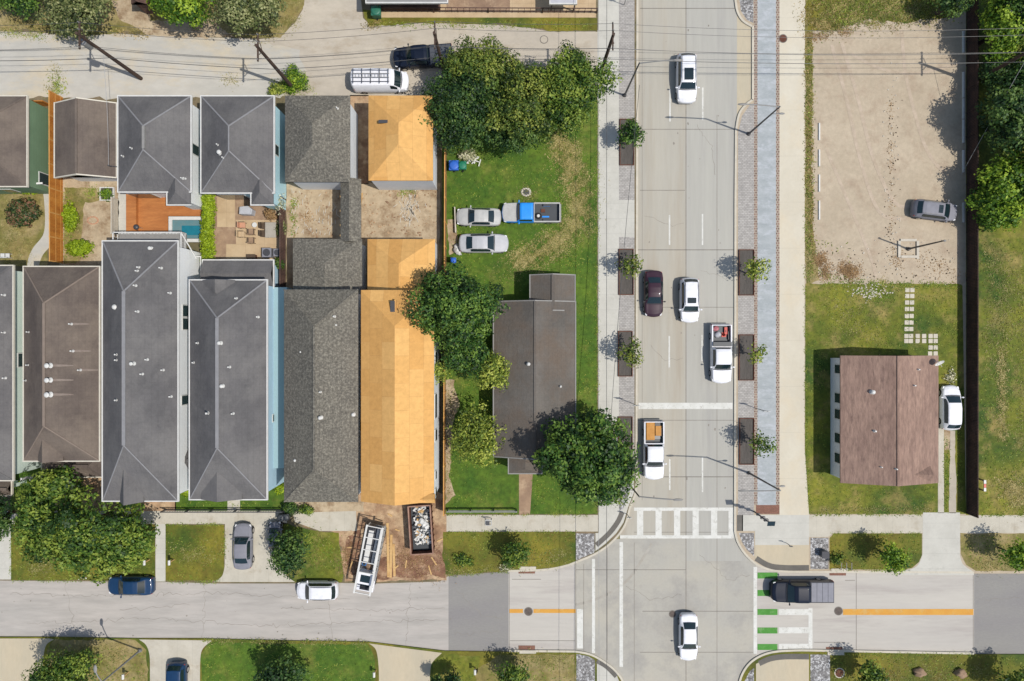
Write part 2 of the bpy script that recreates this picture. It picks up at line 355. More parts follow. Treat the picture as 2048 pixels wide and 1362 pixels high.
X['l_yel'] = leafmat('leaves_yellow_green', C(58,76,28), C(106,122,46), C(150,156,70))
X['l_bri'] = leafmat('leaves_bright', C(40,70,16), C(82,112,28), C(132,152,48))
X['l_gry'] = leafmat('leaves_grey_green', C(46,58,34), C(88,98,54), C(138,140,98))
X['l_lime'] = leafmat('leaves_lime', C(82,104,14), C(116,136,20), C(140,158,40))
X['l_deep'] = leafmat('leaves_deep', C(20,42,20), C(44,72,32), C(86,108,50))
X['l_rose'] = leafmat('leaves_rose', C(34,52,28), C(70,84,46), C(116,84,66))
X['l_bare'] = leafmat('leaves_sparse', C(90,96,64), C(150,150,116), C(200,196,176))
X['l_brown'] = leafmat('leaves_brown', C(96,76,50), C(132,106,74), C(160,134,98))
X['gt'] = leafmat('grass_blades', C(62,90,22), C(98,122,36), C(140,144,66))
X['gtd'] = leafmat('grass_blades_dry', C(84,90,44), C(116,114,64), C(152,144,98))
X['mud'] = pm('red_mud', C(150,112,88), C(118,84,66), big=.6, fine=2.5, famp=.3, bump=.6, c3=C(178,146,118), s3=.9, t3=.56, w3=.08)
X['stain'] = pm('roof_stain', C(146,134,126), C(136,122,114), big=2, fine=7, famp=.15, bump=0)
X['lit_blue'] = siding('siding_lit_blue', C(168,200,210)); X['binrim'] = pm('faded_rust', C(186,150,132), C(150,116,100), big=1.5, fine=6, famp=.2)  # the blue carries the look of the sunlit wall band
X['l_weed'] = leafmat('weed_leaves', C(60,62,26), C(110,100,50), C(170,150,104))
# ---------------------------------------------------------------- the ground, roads and paving
def xy(P, h=0.0):
    return [tuple(W(p[0], p[1], h)[:2]) for p in P]
def slab(name, P, z, mat, thick=0.004, kind='structure'):
    m = MB(); m.prism(xy(P, z), z - thick, z)
    return tag(m.build(name, mat), kind=kind)
def rect(x0, y0, x1, y1): return [(x0,y0),(x1,y0),(x1,y1),(x0,y1)]
def rough(P, amp=3.0, step=9.0, seed=1):
    "wander the edge of a soft patch"
    Q = []; n = len(P)
    for i in range(n):
        a = P[i]; b = P[(i+1) % n]; d = math.dist(a, b); k = max(1, int(d/step))
        for j in range(k):
            t = j/k; x = a[0]+(b[0]-a[0])*t; y = a[1]+(b[1]-a[1])*t
            nx, ny = (b[1]-a[1])/max(d,1e-6), -(b[0]-a[0])/max(d,1e-6)
            s = amp*(mnoise.noise(Vector((x*.03, y*.03, seed))) + .8*mnoise.noise(Vector((x*.11, y*.11, seed+9))))
            Q.append((x+nx*s*1.3, y+ny*s*1.3))
    return Q
def band(name, P, w, z, mat, thick=0.15, side=1, kind='structure', closed=False):
    "a strip w px wide laid to one side of a polyline (side 1: to its left as drawn on the photo)"
    n = len(P); off = []
    for i in range(n):
        a = Vector(P[max(i-1,0)]); b = Vector(P[min(i+1,n-1)]); d = (b-a).normalized()
        off.append((P[i][0]+d.y*w*side, P[i][1]-d.x*w*side))
    A = xy(P, z); B = xy(off, z); m = MB()
    for i in range(n-1):
        m.prism([A[i], A[i+1], B[i+1], B[i]], z-thick, z)
    me = m.build(name, mat); return tag(me, kind=kind)
def curve(P, k=6):
    "Catmull-Rom through the points"
    out = []
    for i in range(len(P)-1):
        p0 = Vector(P[max(i-1,0)]); p1 = Vector(P[i]); p2 = Vector(P[i+1]); p3 = Vector(P[min(i+2,len(P)-1)])
        for j in range(k):
            t = j/k
            q = 0.5*((2*p1)+(p2-p0)*t+(2*p0-5*p1+4*p2-p3)*t*t+(3*p1-p0-3*p2+p3)*t**3)
            out.append((q.x, q.y))
    out.append(tuple(P[-1])); return out

m = MB(); m.box(-400, -400, -0.6, 400, 400, -0.05); tag(m.build('ground', X['ground']), kind='structure')
slab('avenue', rect(1372,-700,1530,1122), 0, X['ave'], .045)
slab('avenue_lane', rect(1240,-700,1372,1078), 0, X['avew'], .045)
slab('intersection', [(1150,1078),(1372,1078),(1372,1122),(1512,1122),(1512,2000),(1150,2000)], 0, X['cross'], .045)
slab('street', rect(-800,1130,897,1330), 0, X['st'], .045)
slab('street_patch', rect(897,1110,1017,1330), 0, X['asph'], .045)
slab('street_concrete', rect(1017,1110,1150,1330), 0, X['stc'], .045)
slab('street_concrete', [(1512,1122),(1948,1122),(1948,1330),(1512,1330)], 0, X['stc'], .045)
slab('street_asphalt', rect(1948,1100,2900,1330), 0, X['asph'], .045)
slab('parking_bay', rect(1474,30,1520,262), 0.004, X['bay'], .003)

# block edges along the kerbs
WK = [(1273,-700),(1273,0),(1272,400),(1271,840),(1271,955)] + curve([(1271,955),(1269,985),(1258,1015),(1250,1045),(1236,1068),(1214,1090),(1188,1107),(1160,1119),(1130,1130),(1095,1137),(1060,1139),(1018,1140)])[1:]
WN = [(1018,1143),(960,1147),(897,1152),(880,1163),(760,1167),(680,1166),(560,1167),(440,1167),(330,1164),(200,1163),(0,1161),(-800,1158)]
EK = [(1474,-700),(1473,0)] + curve([(1473,0),(1477,22),(1488,40),(1508,52)])[1:] + [(1508,200)] + curve([(1508,200),(1492,212),(1480,230),(1474,262)])[1:] + \
     [(1473,400),(1472,1062)] + curve([(1472,1062),(1477,1082),(1490,1104),(1510,1124),(1535,1136),(1570,1141),(1620,1142)])[1:] + [(1760,1142),(1948,1143)]
EN = [(1948,1147),(2060,1147),(2900,1149)]
SW = [(-800,1272),(110,1274),(280,1277),(400,1277),(560,1281),(740,1284),(890,1302),(1018,1304),(1150,1305)] + curve([(1150,1305),(1180,1311),(1208,1326),(1232,1346),(1246,1372),(1250,1420)])[1:] + [(1250,2000)]
SE = [(1478,2000),(1478,1400)] + curve([(1478,1400),(1482,1362),(1496,1334),(1518,1316),(1548,1306),(1590,1303),(1625,1303)])[1:] + [(1780,1306),(1948,1309),(2900,1308)]
BZ = 0.12
slab('block_west', [(-800,-700)] + WK + WN, BZ, X['dkdirt'], .17)
slab('block_east', EK + EN + [(2900,-700)], BZ, X['gravel'], .17)
slab('block_southwest', SW + [(-800,2000)], BZ, X['mown'], .17)
slab('block_southeast', SE + [(2900,2000)], BZ, X['mown'], .17)
band('kerb', WK, 4, BZ+.016, X['kerb'], .19, 1)
band('kerb', [p for p in EK], 4, BZ+.016, X['kerb'], .19, -1)
band('kerb', SW[7:], 4, BZ+.016, X['kerb'], .19, 1)
band('kerb', SE[:-1], 4, BZ+.016, X['kerb'], .19, 1)

z1 = BZ+.004; z2 = BZ+.008; z3 = BZ+.012
# --- block west: alley and top yards
AL = [(-800,64),(0,62),(60,64),(120,68),(200,66),(300,70),(400,74),(520,78),(560,74),(590,45),(606,18),(612,-700),(722,-700),(722,0),(726,36),(740,50),(860,46),(1000,50),(1060,56),(1100,63),(1195,63),(1195,192),(900,192),(-800,192)]
slab('alley_gravel', AL, z1, X['alley2'])
slab('alley', rough([(-800,60),(0,66),(120,72),(300,74),(520,82),(600,100),(612,140),(560,196),(-800,196)], 5, 12, 3), z2, X['alley'], .004)
slab('yard', rough([(-800,-700),(600,-700),(608,10),(590,44),(560,76),(400,72),(250,62),(190,72),(120,66),(60,60),(-800,62)], 4, 10, 5), z2, X['dry'])
slab('bare_soil', rough([(222,0),(300,0),(300,40),(420,40),(470,74),(380,76),(300,70),(240,40)], 4, 8, 8), z3, X['sand'])
slab('grass_strip', rough([(725,20),(1194,36),(1194,62),(1100,62),(1060,54),(990,48),(860,46),(738,50)], 3, 8, 7), z2, X['mown'])
slab('patio_slab', rect(745,-700,1192,35), z3, X['tan'])
slab('patio_brown', rect(893,-700,1020,22), z3+.004, X['patio'])
slab('alley_apron', rect(1195,60,1238,200), z1, X['walk'])
# --- back yards
slab('yard', rough(rect(-300,372,94,532), 2, 10, 2), z2, X['dry'])
band('garden_path', curve([(84,372),(88,400),(90,440),(86,470),(66,496),(56,520),(54,545)]), 24, z3, X['alley'], .004, 1)
slab('yard', rough(rect(118,352,237,530), 2, 10, 4), z1, X['sand'])
slab('grass_patch', rough([(128,375),(190,378),(200,400),(168,404),(160,520),(128,528)], 4, 8, 6), z2, X['dry'])
slab('pool_deck_walk', rect(236,380,254,470), z1, X['walk'])
slab('paving', rect(404,375,568,525), z1, X['patio'])
slab('paving', rect(434,392,470,454), z2, X['tan'])
slab('paving', rect(472,440,566,488), z2, X['tan'])
slab('paving', rect(452,488,566,522), z2, X['tan'])
slab('sand_yard', rough(rect(573,366,700,600), 2, 9, 9), z1, X['sand'])
slab('sand_yard', rough(rect(712,366,880,600), 2, 9, 10), z1, X['sand'])
slab('side_soil', rect(700,190,737,368), z1, X['dirt'])
# --- front, left
slab('lawn', rect(22,925,110,1028), z1, X['lush'])
slab('lawn', rect(350,940,585,1022), z1, X['lush'])
slab('front_path', rect(455,985,480,1022), z2, X['walkew'])
slab('soil_bed', rect(110,930,352,1024), z1, X['dirt'])
slab('sidewalk', rect(0,1022,574,1048), z2, X['walkew'])
slab('building_site', rough([(575,985),(893,985),(893,1160),(690,1163),(676,1066),(610,1052),(585,1020)], 4, 9, 12), BZ+.002, X['dirt'])
slab('muddy_ground', rough([(690,1076),(716,1060),(724,1120),(800,1112),(880,1100),(890,1150),(760,1158),(700,1150)], 6, 7, 61), z2, X['mud'])
slab('sandy_strip', rough([(586,1002),(728,1002),(728,1024),(590,1026)], 3, 9, 13), z2, X['sand'])
slab('sidewalk', [(585,1022),(600,1025),(712,1022),(714,1062),(640,1062),(612,1052),(590,1044)], z3, X['walkew'])
slab('lawn', rect(22,1048,310,1160), z1, X['mown'])
slab('lawn', rect(331,1050,448,1161), z1, X['mown'])
slab('lawn', rough([(566,1046),(600,1052),(640,1064),(676,1066),(686,1150),(684,1164),(582,1164),(570,1140),(560,1120)], 3, 8, 14), z2, X['grass'])
slab('driveway', rect(-300,1040,22,1159), z2, X['walk'])
slab('walkway', rect(311,1048,331,1163), z2, X['walk'])
slab('driveway', [(450,1047)] + [(560,1047),(566,1100),(566,1135)] + curve([(566,1135),(574,1152),(590,1164)])[1:] + [(428,1164)] + curve([(428,1164),(444,1152),(450,1130)])[1:-1] , z3, X['walkew'])
# --- the grass lot and its front strip
slab('grass_lot', rough([(884,190),(1194,190)], 0, 400, 1) + [(1194,1028),(886,1028)], z1, X['lush'])
0 and slab('worn_track', rough([(1108,262),(1140,262),(1162,320),(1176,380),(1180,440),(1160,486),(1110,520),(1050,535),(1030,500),(1090,470),(1130,430),(1126,370),(1116,310)], 9, 9, 17), z2, X['dry'])
slab('worn_patch', rough([(895,440),(912,440),(915,500),(898,510)], 3, 6, 21), z2, X['sand'])
slab('worn_patch', rough([(888,760),(906,760),(916,800),(902,880),(900,960),(910,990),(890,1010)], 4, 7, 22), z2, X['sand'])
slab('front_path', [(1038,940),(1066,940),(1060,1030),(1038,1030)], z2, X['patio'])
slab('sidewalk', rect(893,1030,1196,1063), z2, X['walkew'])
slab('lawn', rough([(886,1064),(1152,1064),(1152,1124),(1120,1134),(1080,1138),(1018,1141),(900,1149),(884,1150)], 1.5, 12, 23), z1, X['mown'])
slab('gravel_bed', [(1152,1067),(1189,1067),(1189,1105),(1152,1121)], z2, X['stone'], .004)
slab('sidewalk', [(1197,-700),(1238,-700),(1238,960),(1268,960),(1268,985),(1256,1015),(1247,1045),(1233,1066),(1210,1088),(1191,1102),(1191,1066),(1197,1066)], z2, X['walk'])
slab('paver_strip', rect(1238,-700,1269,400), z3, X['paver']); slab('paver_strip', rect(1238,474,1269,960), z3, X['paver'])
slab('sidewalk', rect(1238,400,1269,474), z3, X['walk'])
band('kerb_ramp', curve([(1249,1026),(1240,1046),(1222,1070),(1196,1094)]), 10, z3, X['kerbdark'], .004, -1)
slab('gravel_bed', [(1238,965),(1262,965),(1258,990),(1246,1018),(1238,1022)], z3, X['stone'], .004)
# --- block east
slab('paver_strip', [(1476,266),(1484,232),(1500,210),(1508,206),(1508,1062),(1476,1062)], z2, X['paver'])
slab('gravel_bed', [(1479,-700),(1507,-700),(1507,46),(1494,40),(1482,22),(1479,0)], z2, X['stone'], .004)
slab('brick_edging', rect(1508,-700,1515,1010), z2, X['brick'])
slab('blue_path', rect(1515,-700,1552,1010), z2, X['blue'])
slab('brick_edging', rect(1552,-700,1559,1010), z2, X['brick'])
slab('brick_band', rect(1512,1010,1559,1028), z2, X['drain'])
slab('cream_walk', [(1559,-700),(1610,-700),(1609,900),(1614,960),(1618,1030),(1559,1030)], z2, X['cream'])
slab('corner_paving', [(1484,1030),(1618,1030),(1618,1090),(1510,1090),(1510,1062),(1484,1062)], z3, X['walk'])
slab('corner_paving', [(1510,1090),(1618,1090),(1618,1136),(1570,1136),(1538,1131),(1515,1120),(1510,1115)], z3, X['bay'])
band('kerb_ramp', curve([(1515,1112),(1540,1126),(1570,1130),(1618,1130)]), 11, z3+.004, X['kerbdark'], .004, -1)
slab('kerb_ramp', rect(1474,1030,1486,1062), z3, X['kerbdark'])
slab('gravel_bed', [(1478,1066),(1508,1066),(1508,1112),(1494,1100),(1484,1084)], z2, X['stone'], .004)
slab('gravel_bed', [(1621,1075.5),(1657,1075.5),(1657,1138),(1621,1138)], z2, X['stone'], .004)
slab('sidewalk', [(1618,1030),(1846,1030),(1846,1066),(1666,1066),(1656,1074),(1621,1074),(1618,1074)], z2, X['walkew'])
slab('sidewalk', rect(1920,1031,2900,1066), z2, X['walkew'])
slab('lawn', [(1659,1076),(1668,1067),(1844,1067),(1844,1110),(1838,1124),(1824,1136),(1805,1139),(1659,1139)], z1, X['mown'])
slab('driveway', [(1846,1025),(1920,1025),(1920,1110)] + curve([(1920,1110),(1926,1128),(1946,1143)])[1:] + [(1948,1150),(1800,1150),(1806,1142)] + curve([(1806,1142),(1834,1132),(1846,1106)])[1:-1], z3, X['walk'], .14)
slab('verge', rough([(1921,1067),(2900,1067),(2900,1144),(1952,1142),(1932,1130),(1922,1108)], 1.5, 12, 31), z2, X['dry'])
slab('grass_margin', rough([(1610,-10),(1623,-10),(1626,180),(1620,330),(1627,470),(1640,560),(1611,572)], 2.5, 8, 32), z1, X['dry'])
slab('weedy_ground', rough([(1611,-700),(1925,-700),(1920,30),(1860,42),(1800,48),(1740,40),(1680,58),(1612,64)], 7, 8, 33), z2, X['mown'])
slab('lawn', [(1611+i*7.85, 567+.02*i+2.5*mnoise.noise(Vector((i*.35,2.2,0)))+2*mnoise.noise(Vector((i*1.1,5.2,0)))) for i in range(40)] + [(1925,571),(1932,1028),(1618,1028),(1610,900)], z2, X['grass'])
0 and slab('dead_growth', rough([(1634,520),(1650,508),(1660,540),(1690,530),(1712,544),(1698,562),(1660,566),(1638,556)], 6, 6, 35), z3, X['dirt'])
slab('field', rect(1932,-700,2900,1030), z1, X['grass'])
0 and slab('dry_patch', rough([(1996,700),(2012,712),(2016,790),(2012,880),(2000,880),(1994,780)], 6, 7, 36), z2, X['dry'])
0 and slab('dry_patch', rough([(2000,960),(2060,950),(2060,1024),(1998,1020)], 8, 8, 37), z2, X['dry'])
slab('driveway_strip', rect(1876,845,1888,1026), z3, X['walkew'])
slab('driveway_strip', rough([(1900,862),(1911,862),(1912,1026),(1898,1026)], 1.5, 8, 38), z3, X['alley2'])
slab('driveway_strip', rough([(1888,840),(1901,840),(1899,900),(1890,900)], 2, 8, 39), z3, X['sand'])
# --- south blocks
slab('driveway', [(-800,1277),(98,1277)] + curve([(110,1278),(94,1288),(88,1305),(86,1330)])[1:] + [(86,1700),(-800,1700)], z2, X['bay'])
slab('driveway', [(278,1279)] + curve([(278,1279),(292,1290),(299,1310),(300,1340)])[1:] + [(300,1700),(398,1700),(400,1330)] + curve([(400,1330),(404,1300),(424,1281)])[1:], z2, X['walkew'])
slab('driveway', [(738,1287)] + curve([(738,1287),(752,1300),(757,1330),(758,1362)])[1:] + [(758,1700),(860,1700)] + curve([(860,1350),(864,1326),(884,1306)])[:], z2, X['bay'])
slab('sidewalk', [(1194,1320),(1215,1334),(1234,1352),(1244,1376),(1244,1700),(1194,1700)], z2, X['walk'])
band('kerb_ramp', curve([(1196,1318),(1216,1330),(1236,1350)]), 9, z3, X['kerbdark'], .004, -1)
slab('gravel_bed', [(1153,1308),(1176,1312),(1190,1320),(1190,1700),(1153,1700)], z2, X['stone'], .004)
slab('corner_paving', [(1512,1328),(1530,1318),(1560,1311),(1618,1309),(1618,1700),(1512,1700)], z2, X['bay'])
band('kerb_ramp', curve([(1516,1322),(1540,1312),(1570,1308),(1618,1308)]), 11, z3, X['kerbdark'], .004, -1)
slab('gravel_bed', [(1482,1400),(1488,1364),(1500,1342),(1508,1336),(1508,1700),(1482,1700)], z2, X['stone'], .004)
slab('gravel_bed', rect(1621,1309,1660,1700), z2, X['stone'], .004)
slab('verge', rough([(1000,1309),(1150,1309),(1150,1700),(960,1700),(950,1340)], 3, 9, 41), z1, X['dry'])
slab('verge', rough([(110,1280),(270,1280),(292,1300),(296,1340),(296,1700),(92,1700),(94,1300)], 3, 9, 42), z1, X['dry'])
slab('lawn', rough([(415,1286),(736,1288),(750,1320),(752,1700),(404,1700),(403,1310)], 2, 9, 43), z1, X['lush'])
slab('weedy_ground', rough([(890,1308),(960,1312),(955,1345),(940,1362),(870,1700),(866,1330)], 2, 9, 44), z1, X['grass'])

# --- joints between slabs
m = MB()
def strip(mb, x0, y0, x1, y1, z): 
    a = W(x0,y0,z); b = W(x1,y1,z); mb.box(a.x, b.y, z-.003, b.x, a.y, z)
for x, y0, y1, w in ((1371.2,-100,1500,1.6),(1433.5,230,1500,1.0),(1284,-20,1000,.8)): strip(m, x, y0, x+w, y1, .005)
for x, y0, y1 in ((1214,1095,1320),(1167,1128,1312),(1268,1085,1400)): strip(m, x, y0, x+1.0, y1, .005)
tag(m.build('slab_joint', X['joint']), kind='structure')
m = MB()
for x0, x1, y, w in ((1280,1472,16,1.3),(1275,1472,258,1),(1280,1370,380,1),(1275,1470,499,1.4),(1275,1470,614,.9),(1275,1470,840,.9),(1326,1470,953,1.4),
                     (1268,1470,1064,.8),(1152,1372,1139,1),(1285,1510,1222,1),(1280,1510,1304,1),(1024,1082,1158,1),(1020,1150,1281,1),(1628,1690,1284,1),(1690,1710,1160,1)):
    strip(m, x0, y, x1, y+w, .005)
for x, y0, y1 in ((1018,1144,1304),(1151,1122,1304),(1513,1140,1308),(1712,1144,1306),(1946,1144,1308)): strip(m, x, y0, x+1, y1, .005)
tag(m.build('slab_joint', X['jointd']), kind='structure')
# --- painted markings
def paintrect(name, x0, y0, x1, y1, mat, z=.009):
    mm = MB(); a = W(x0,y0,z); b = W(x1,y1,z); mm.box(a.x, b.y, z-.002, b.x, a.y, z)
    return tag(mm.build(name, mat), kind='structure')
for x, y0, y1 in ((1340,178,243),(1339,430,490),(1338.5,672,735),(1339.5,918,980),(1405.5,175,240),(1405,428,490),(1404,670,722),(1405,914,984)):
    paintrect('lane_dash', x-1.5, y0, x+1.5, y1, X['white'])
paintrect('stop_line', 1277, 805.5, 1465, 818, X['white'])
for y0, y1 in ((1015,1021.5),(1070.5,1077)): paintrect('crossing_line', 1268 if y0<1050 else 1240, y0, 1470, y1, X['white'])
for x in (1274,1311,1348,1385,1422,1457): paintrect('crossing_bar', x, 1021.5, x+12.5, 1070.5, X['white'])
paintrect('crossing_line', 1184, 1118, 1190, 1306, X['white']); paintrect('crossing_line', 1239, 1084, 1246, 1334, X['white'])
paintrect('stop_line', 1154, 1218, 1166, 1297, X['white'])
paintrect('crossing_line', 1507, 1134, 1514, 1308, X['white'])
for y in (1145,1180,1218,1255,1288): paintrect('green_bar', 1515, y, 1555, y+12, X['green'])
for y in (1218,1254.5,1287.5): paintrect('crossing_bar', 1558, y, 1617, y+12, X['white'])
paintrect('crossing_line', 1617, 1216, 1625, 1300, X['white'])
paintrect('centre_line', 1019, 1218, 1046, 1226, X['yellow']); paintrect('centre_line', 1067, 1218, 1151, 1226, X['yellow'])
paintrect('centre_line', 1686, 1218, 1947, 1230, X['yellow'])
# the worn tyre arc across the junction
X['arc'] = pm('tyre_mark', C(176,170,160), C(190,186,178), big=.8, fine=4, famp=.1, bump=0)
m = MB(); P = curve([(1152,1212),(1190,1202),(1232,1182),(1262,1156),(1284,1124),(1306,1088)], 8)
tag(band('tyre_mark', P, 5, .005, X['arc'], .003, 1), kind='structure')
m = MB()
for i in range(60):          # oil spots and scuffs in the wheel paths
    if i < 34: x = random.uniform(0,1010); y = random.uniform(1175,1275); z=.004
    else: x = random.uniform(1290,1460); y = random.uniform(20,1000); z=.004
    c = W(x,y,z); r = random.uniform(.03,.1); n=7; a0=random.random()*6
    m.prism([(c.x+math.cos(a0+2*math.pi*j/n)*r*random.uniform(.6,1.2), c.y+math.sin(a0+2*math.pi*j/n)*r*random.uniform(.6,1.2)*(1 if i<34 else 1.8)) for j in range(n)], z-.002, z)
tag(m.build('oil_spots', X['joint']), kind='stuff')

# cracks, patches and wheel tracks
X['track'] = pm('wheel_track', C(186,181,174), C(194,189,182), big=.5, fine=3, famp=.06, stretch=(.15,1,1), bump=.03)
X['trackd'] = pm('damp_track', C(190,178,160), C(184,170,150), big=.5, fine=3, famp=.1, bump=.1)
X['patch'] = pm('street_patch', C(172,167,162), C(164,160,155), big=.6, fine=3, famp=.1, bump=.1)
m = MB()
def crack(P, w, z, step=7, amp=2.2):
    Q=[]
    for a,b in zip(P[:-1],P[1:]):
        n=max(1,int(math.dist(a,b)/step))
        for i in range(n): Q.append((a[0]+(b[0]-a[0])*i/n+random.gauss(0,amp),a[1]+(b[1]-a[1])*i/n+random.gauss(0,amp)))
    Q.append(P[-1])
    for a,b in zip(Q[:-1],Q[1:]):
        A=W(*a,z); B=W(*b,z); d=(B-A)
        if d.length<.02: continue
        n_=Vector((-d.y,d.x,0)).normalized()*w*random.uniform(.5,1.2); m.add([A-n_,B-n_,B+n_,A+n_],[(0,1,2,3)])
for P in ([(20,1186),(190,1192),(420,1186),(700,1198)],[(60,1246),(300,1236),(520,1252),(880,1240)],[(130,1164),(150,1274)],[(410,1168),(404,1276)],[(655,1170),(664,1280)],[(820,1168),(812,1292)],[(560,1214),(760,1222),(890,1216)],[(240,1218),(380,1210)],
          [(915,1180),(960,1230),(1005,1238)],[(905,1270),(1000,1262)],[(1960,1200),(2040,1196)],[(1290,430),(1338,452),(1368,446)],[(1300,690),(1330,720),(1366,716)],[(1392,250),(1424,290),(1430,350)],[(1400,540),(1462,560)],[(1250,1170),(1300,1200),(1364,1190)],[(1400,1110),(1460,1160),(1500,1150)]):
    crack(P,.016,.0062)
tag(m.build('surface_cracks', X['joint']), kind='stuff')
X['rut'] = pm('gravel_rut', C(198,181,161), C(188,171,150), big=.4, fine=2.5, famp=.14, bump=.3, c3=C(205,188,169), s3=.8, t3=.5, w3=.1)
for P,w in (([(1660,90),(1690,200),(1720,330),(1760,430),(1830,440)],7),([(1680,86),(1712,196),(1744,320),(1790,410),(1840,412)],7),([(1800,60),(1810,160),(1850,300),(1900,360)],7),([(1650,300),(1700,420),(1740,520),(1750,566)],6),([(1700,110),(1760,140),(1830,150),(1915,130)],6)):
    band('wheel_rut', curve(P,8), w, z2+.0004*w, X['rut'], .003, 1)
def disc(name, label, px, py, r, z, mat, cat, ring=None):
    c = W(px, py, z); t = thing(name, label, cat, (c.x, c.y, z))
    MB().cyl((c.x,c.y), r, z-.003, z+.006, 20).build('cover', mat, t)
    mm = MB(); n = 24
    for j in range(n):
        a = 2*math.pi*j/n; b = 2*math.pi*(j+1)/n
        mm.prism([(c.x+math.cos(a)*r*q, c.y+math.sin(a)*r*q) for q in (1.0,1.22)] + [(c.x+math.cos(b)*r*q, c.y+math.sin(b)*r*q) for q in (1.22,1.0)], z-.003, z+.004)
    mm.build('frame', ring or X['jointd'], t)
disc('manhole_cover','round iron manhole cover on the yellow centre line left of the junction',1057,1223,.36,.01,X['manhole'],'manhole cover')
disc('manhole_cover','round iron manhole cover at the end of the yellow line behind the navy pickup',1677,1222,.36,.01,X['manhole'],'manhole cover')
disc('manhole_cover','small dark manhole cover on the avenue beside the rear of the lone white sedan',1345,1228,.3,.01,X['manhole'],'manhole cover')
disc('manhole_cover','rusty brown manhole cover at the edge of the cream sidewalk beside the brick band',1566,77,.36,BZ+.014,X['rust'],'manhole cover')
disc('manhole_cover','pale manhole cover with a ring in the gravel alley above the bushy trees',1088,79,.34,BZ+.014,X['alley2'],'manhole cover')
disc('manhole_cover','rust red cover with a pale concrete collar in the grass by the bottom gravel bed',1679,1346,.42,BZ+.02,X['rust'],'manhole cover',X['kerb'])
for i,(x,y,l) in enumerate(((1037,1139,'brick red storm drain at the kerb below the young tree and sidewalk'),(1037,1291,'brick red storm drain at the bottom kerb left of the junction'),
               (1659,1143,'brick red storm drain beside the traffic cabinet post, right of the gravel bed'),(1652,1294,'dark red storm drain at the bottom kerb right of the junction'))):
    c = W(x,y,.01); d = W(x+33,y+8,.01); t = thing('storm_drain', l, 'storm drain', ((c.x+d.x)/2,(c.y+d.y)/2,.01))
    MB().box(c.x,d.y,.004,d.x,c.y,.016).build('grate', X['drain'], t)
    mm = MB(); yy = (c.y+.04, c.y+.34) if y < 1200 else (d.y-.34, d.y-.04)
    mm.box(c.x+.1, yy[0], .02, d.x+.1, yy[1], .17); mm.build('inlet_slab', X['kerb'], t)
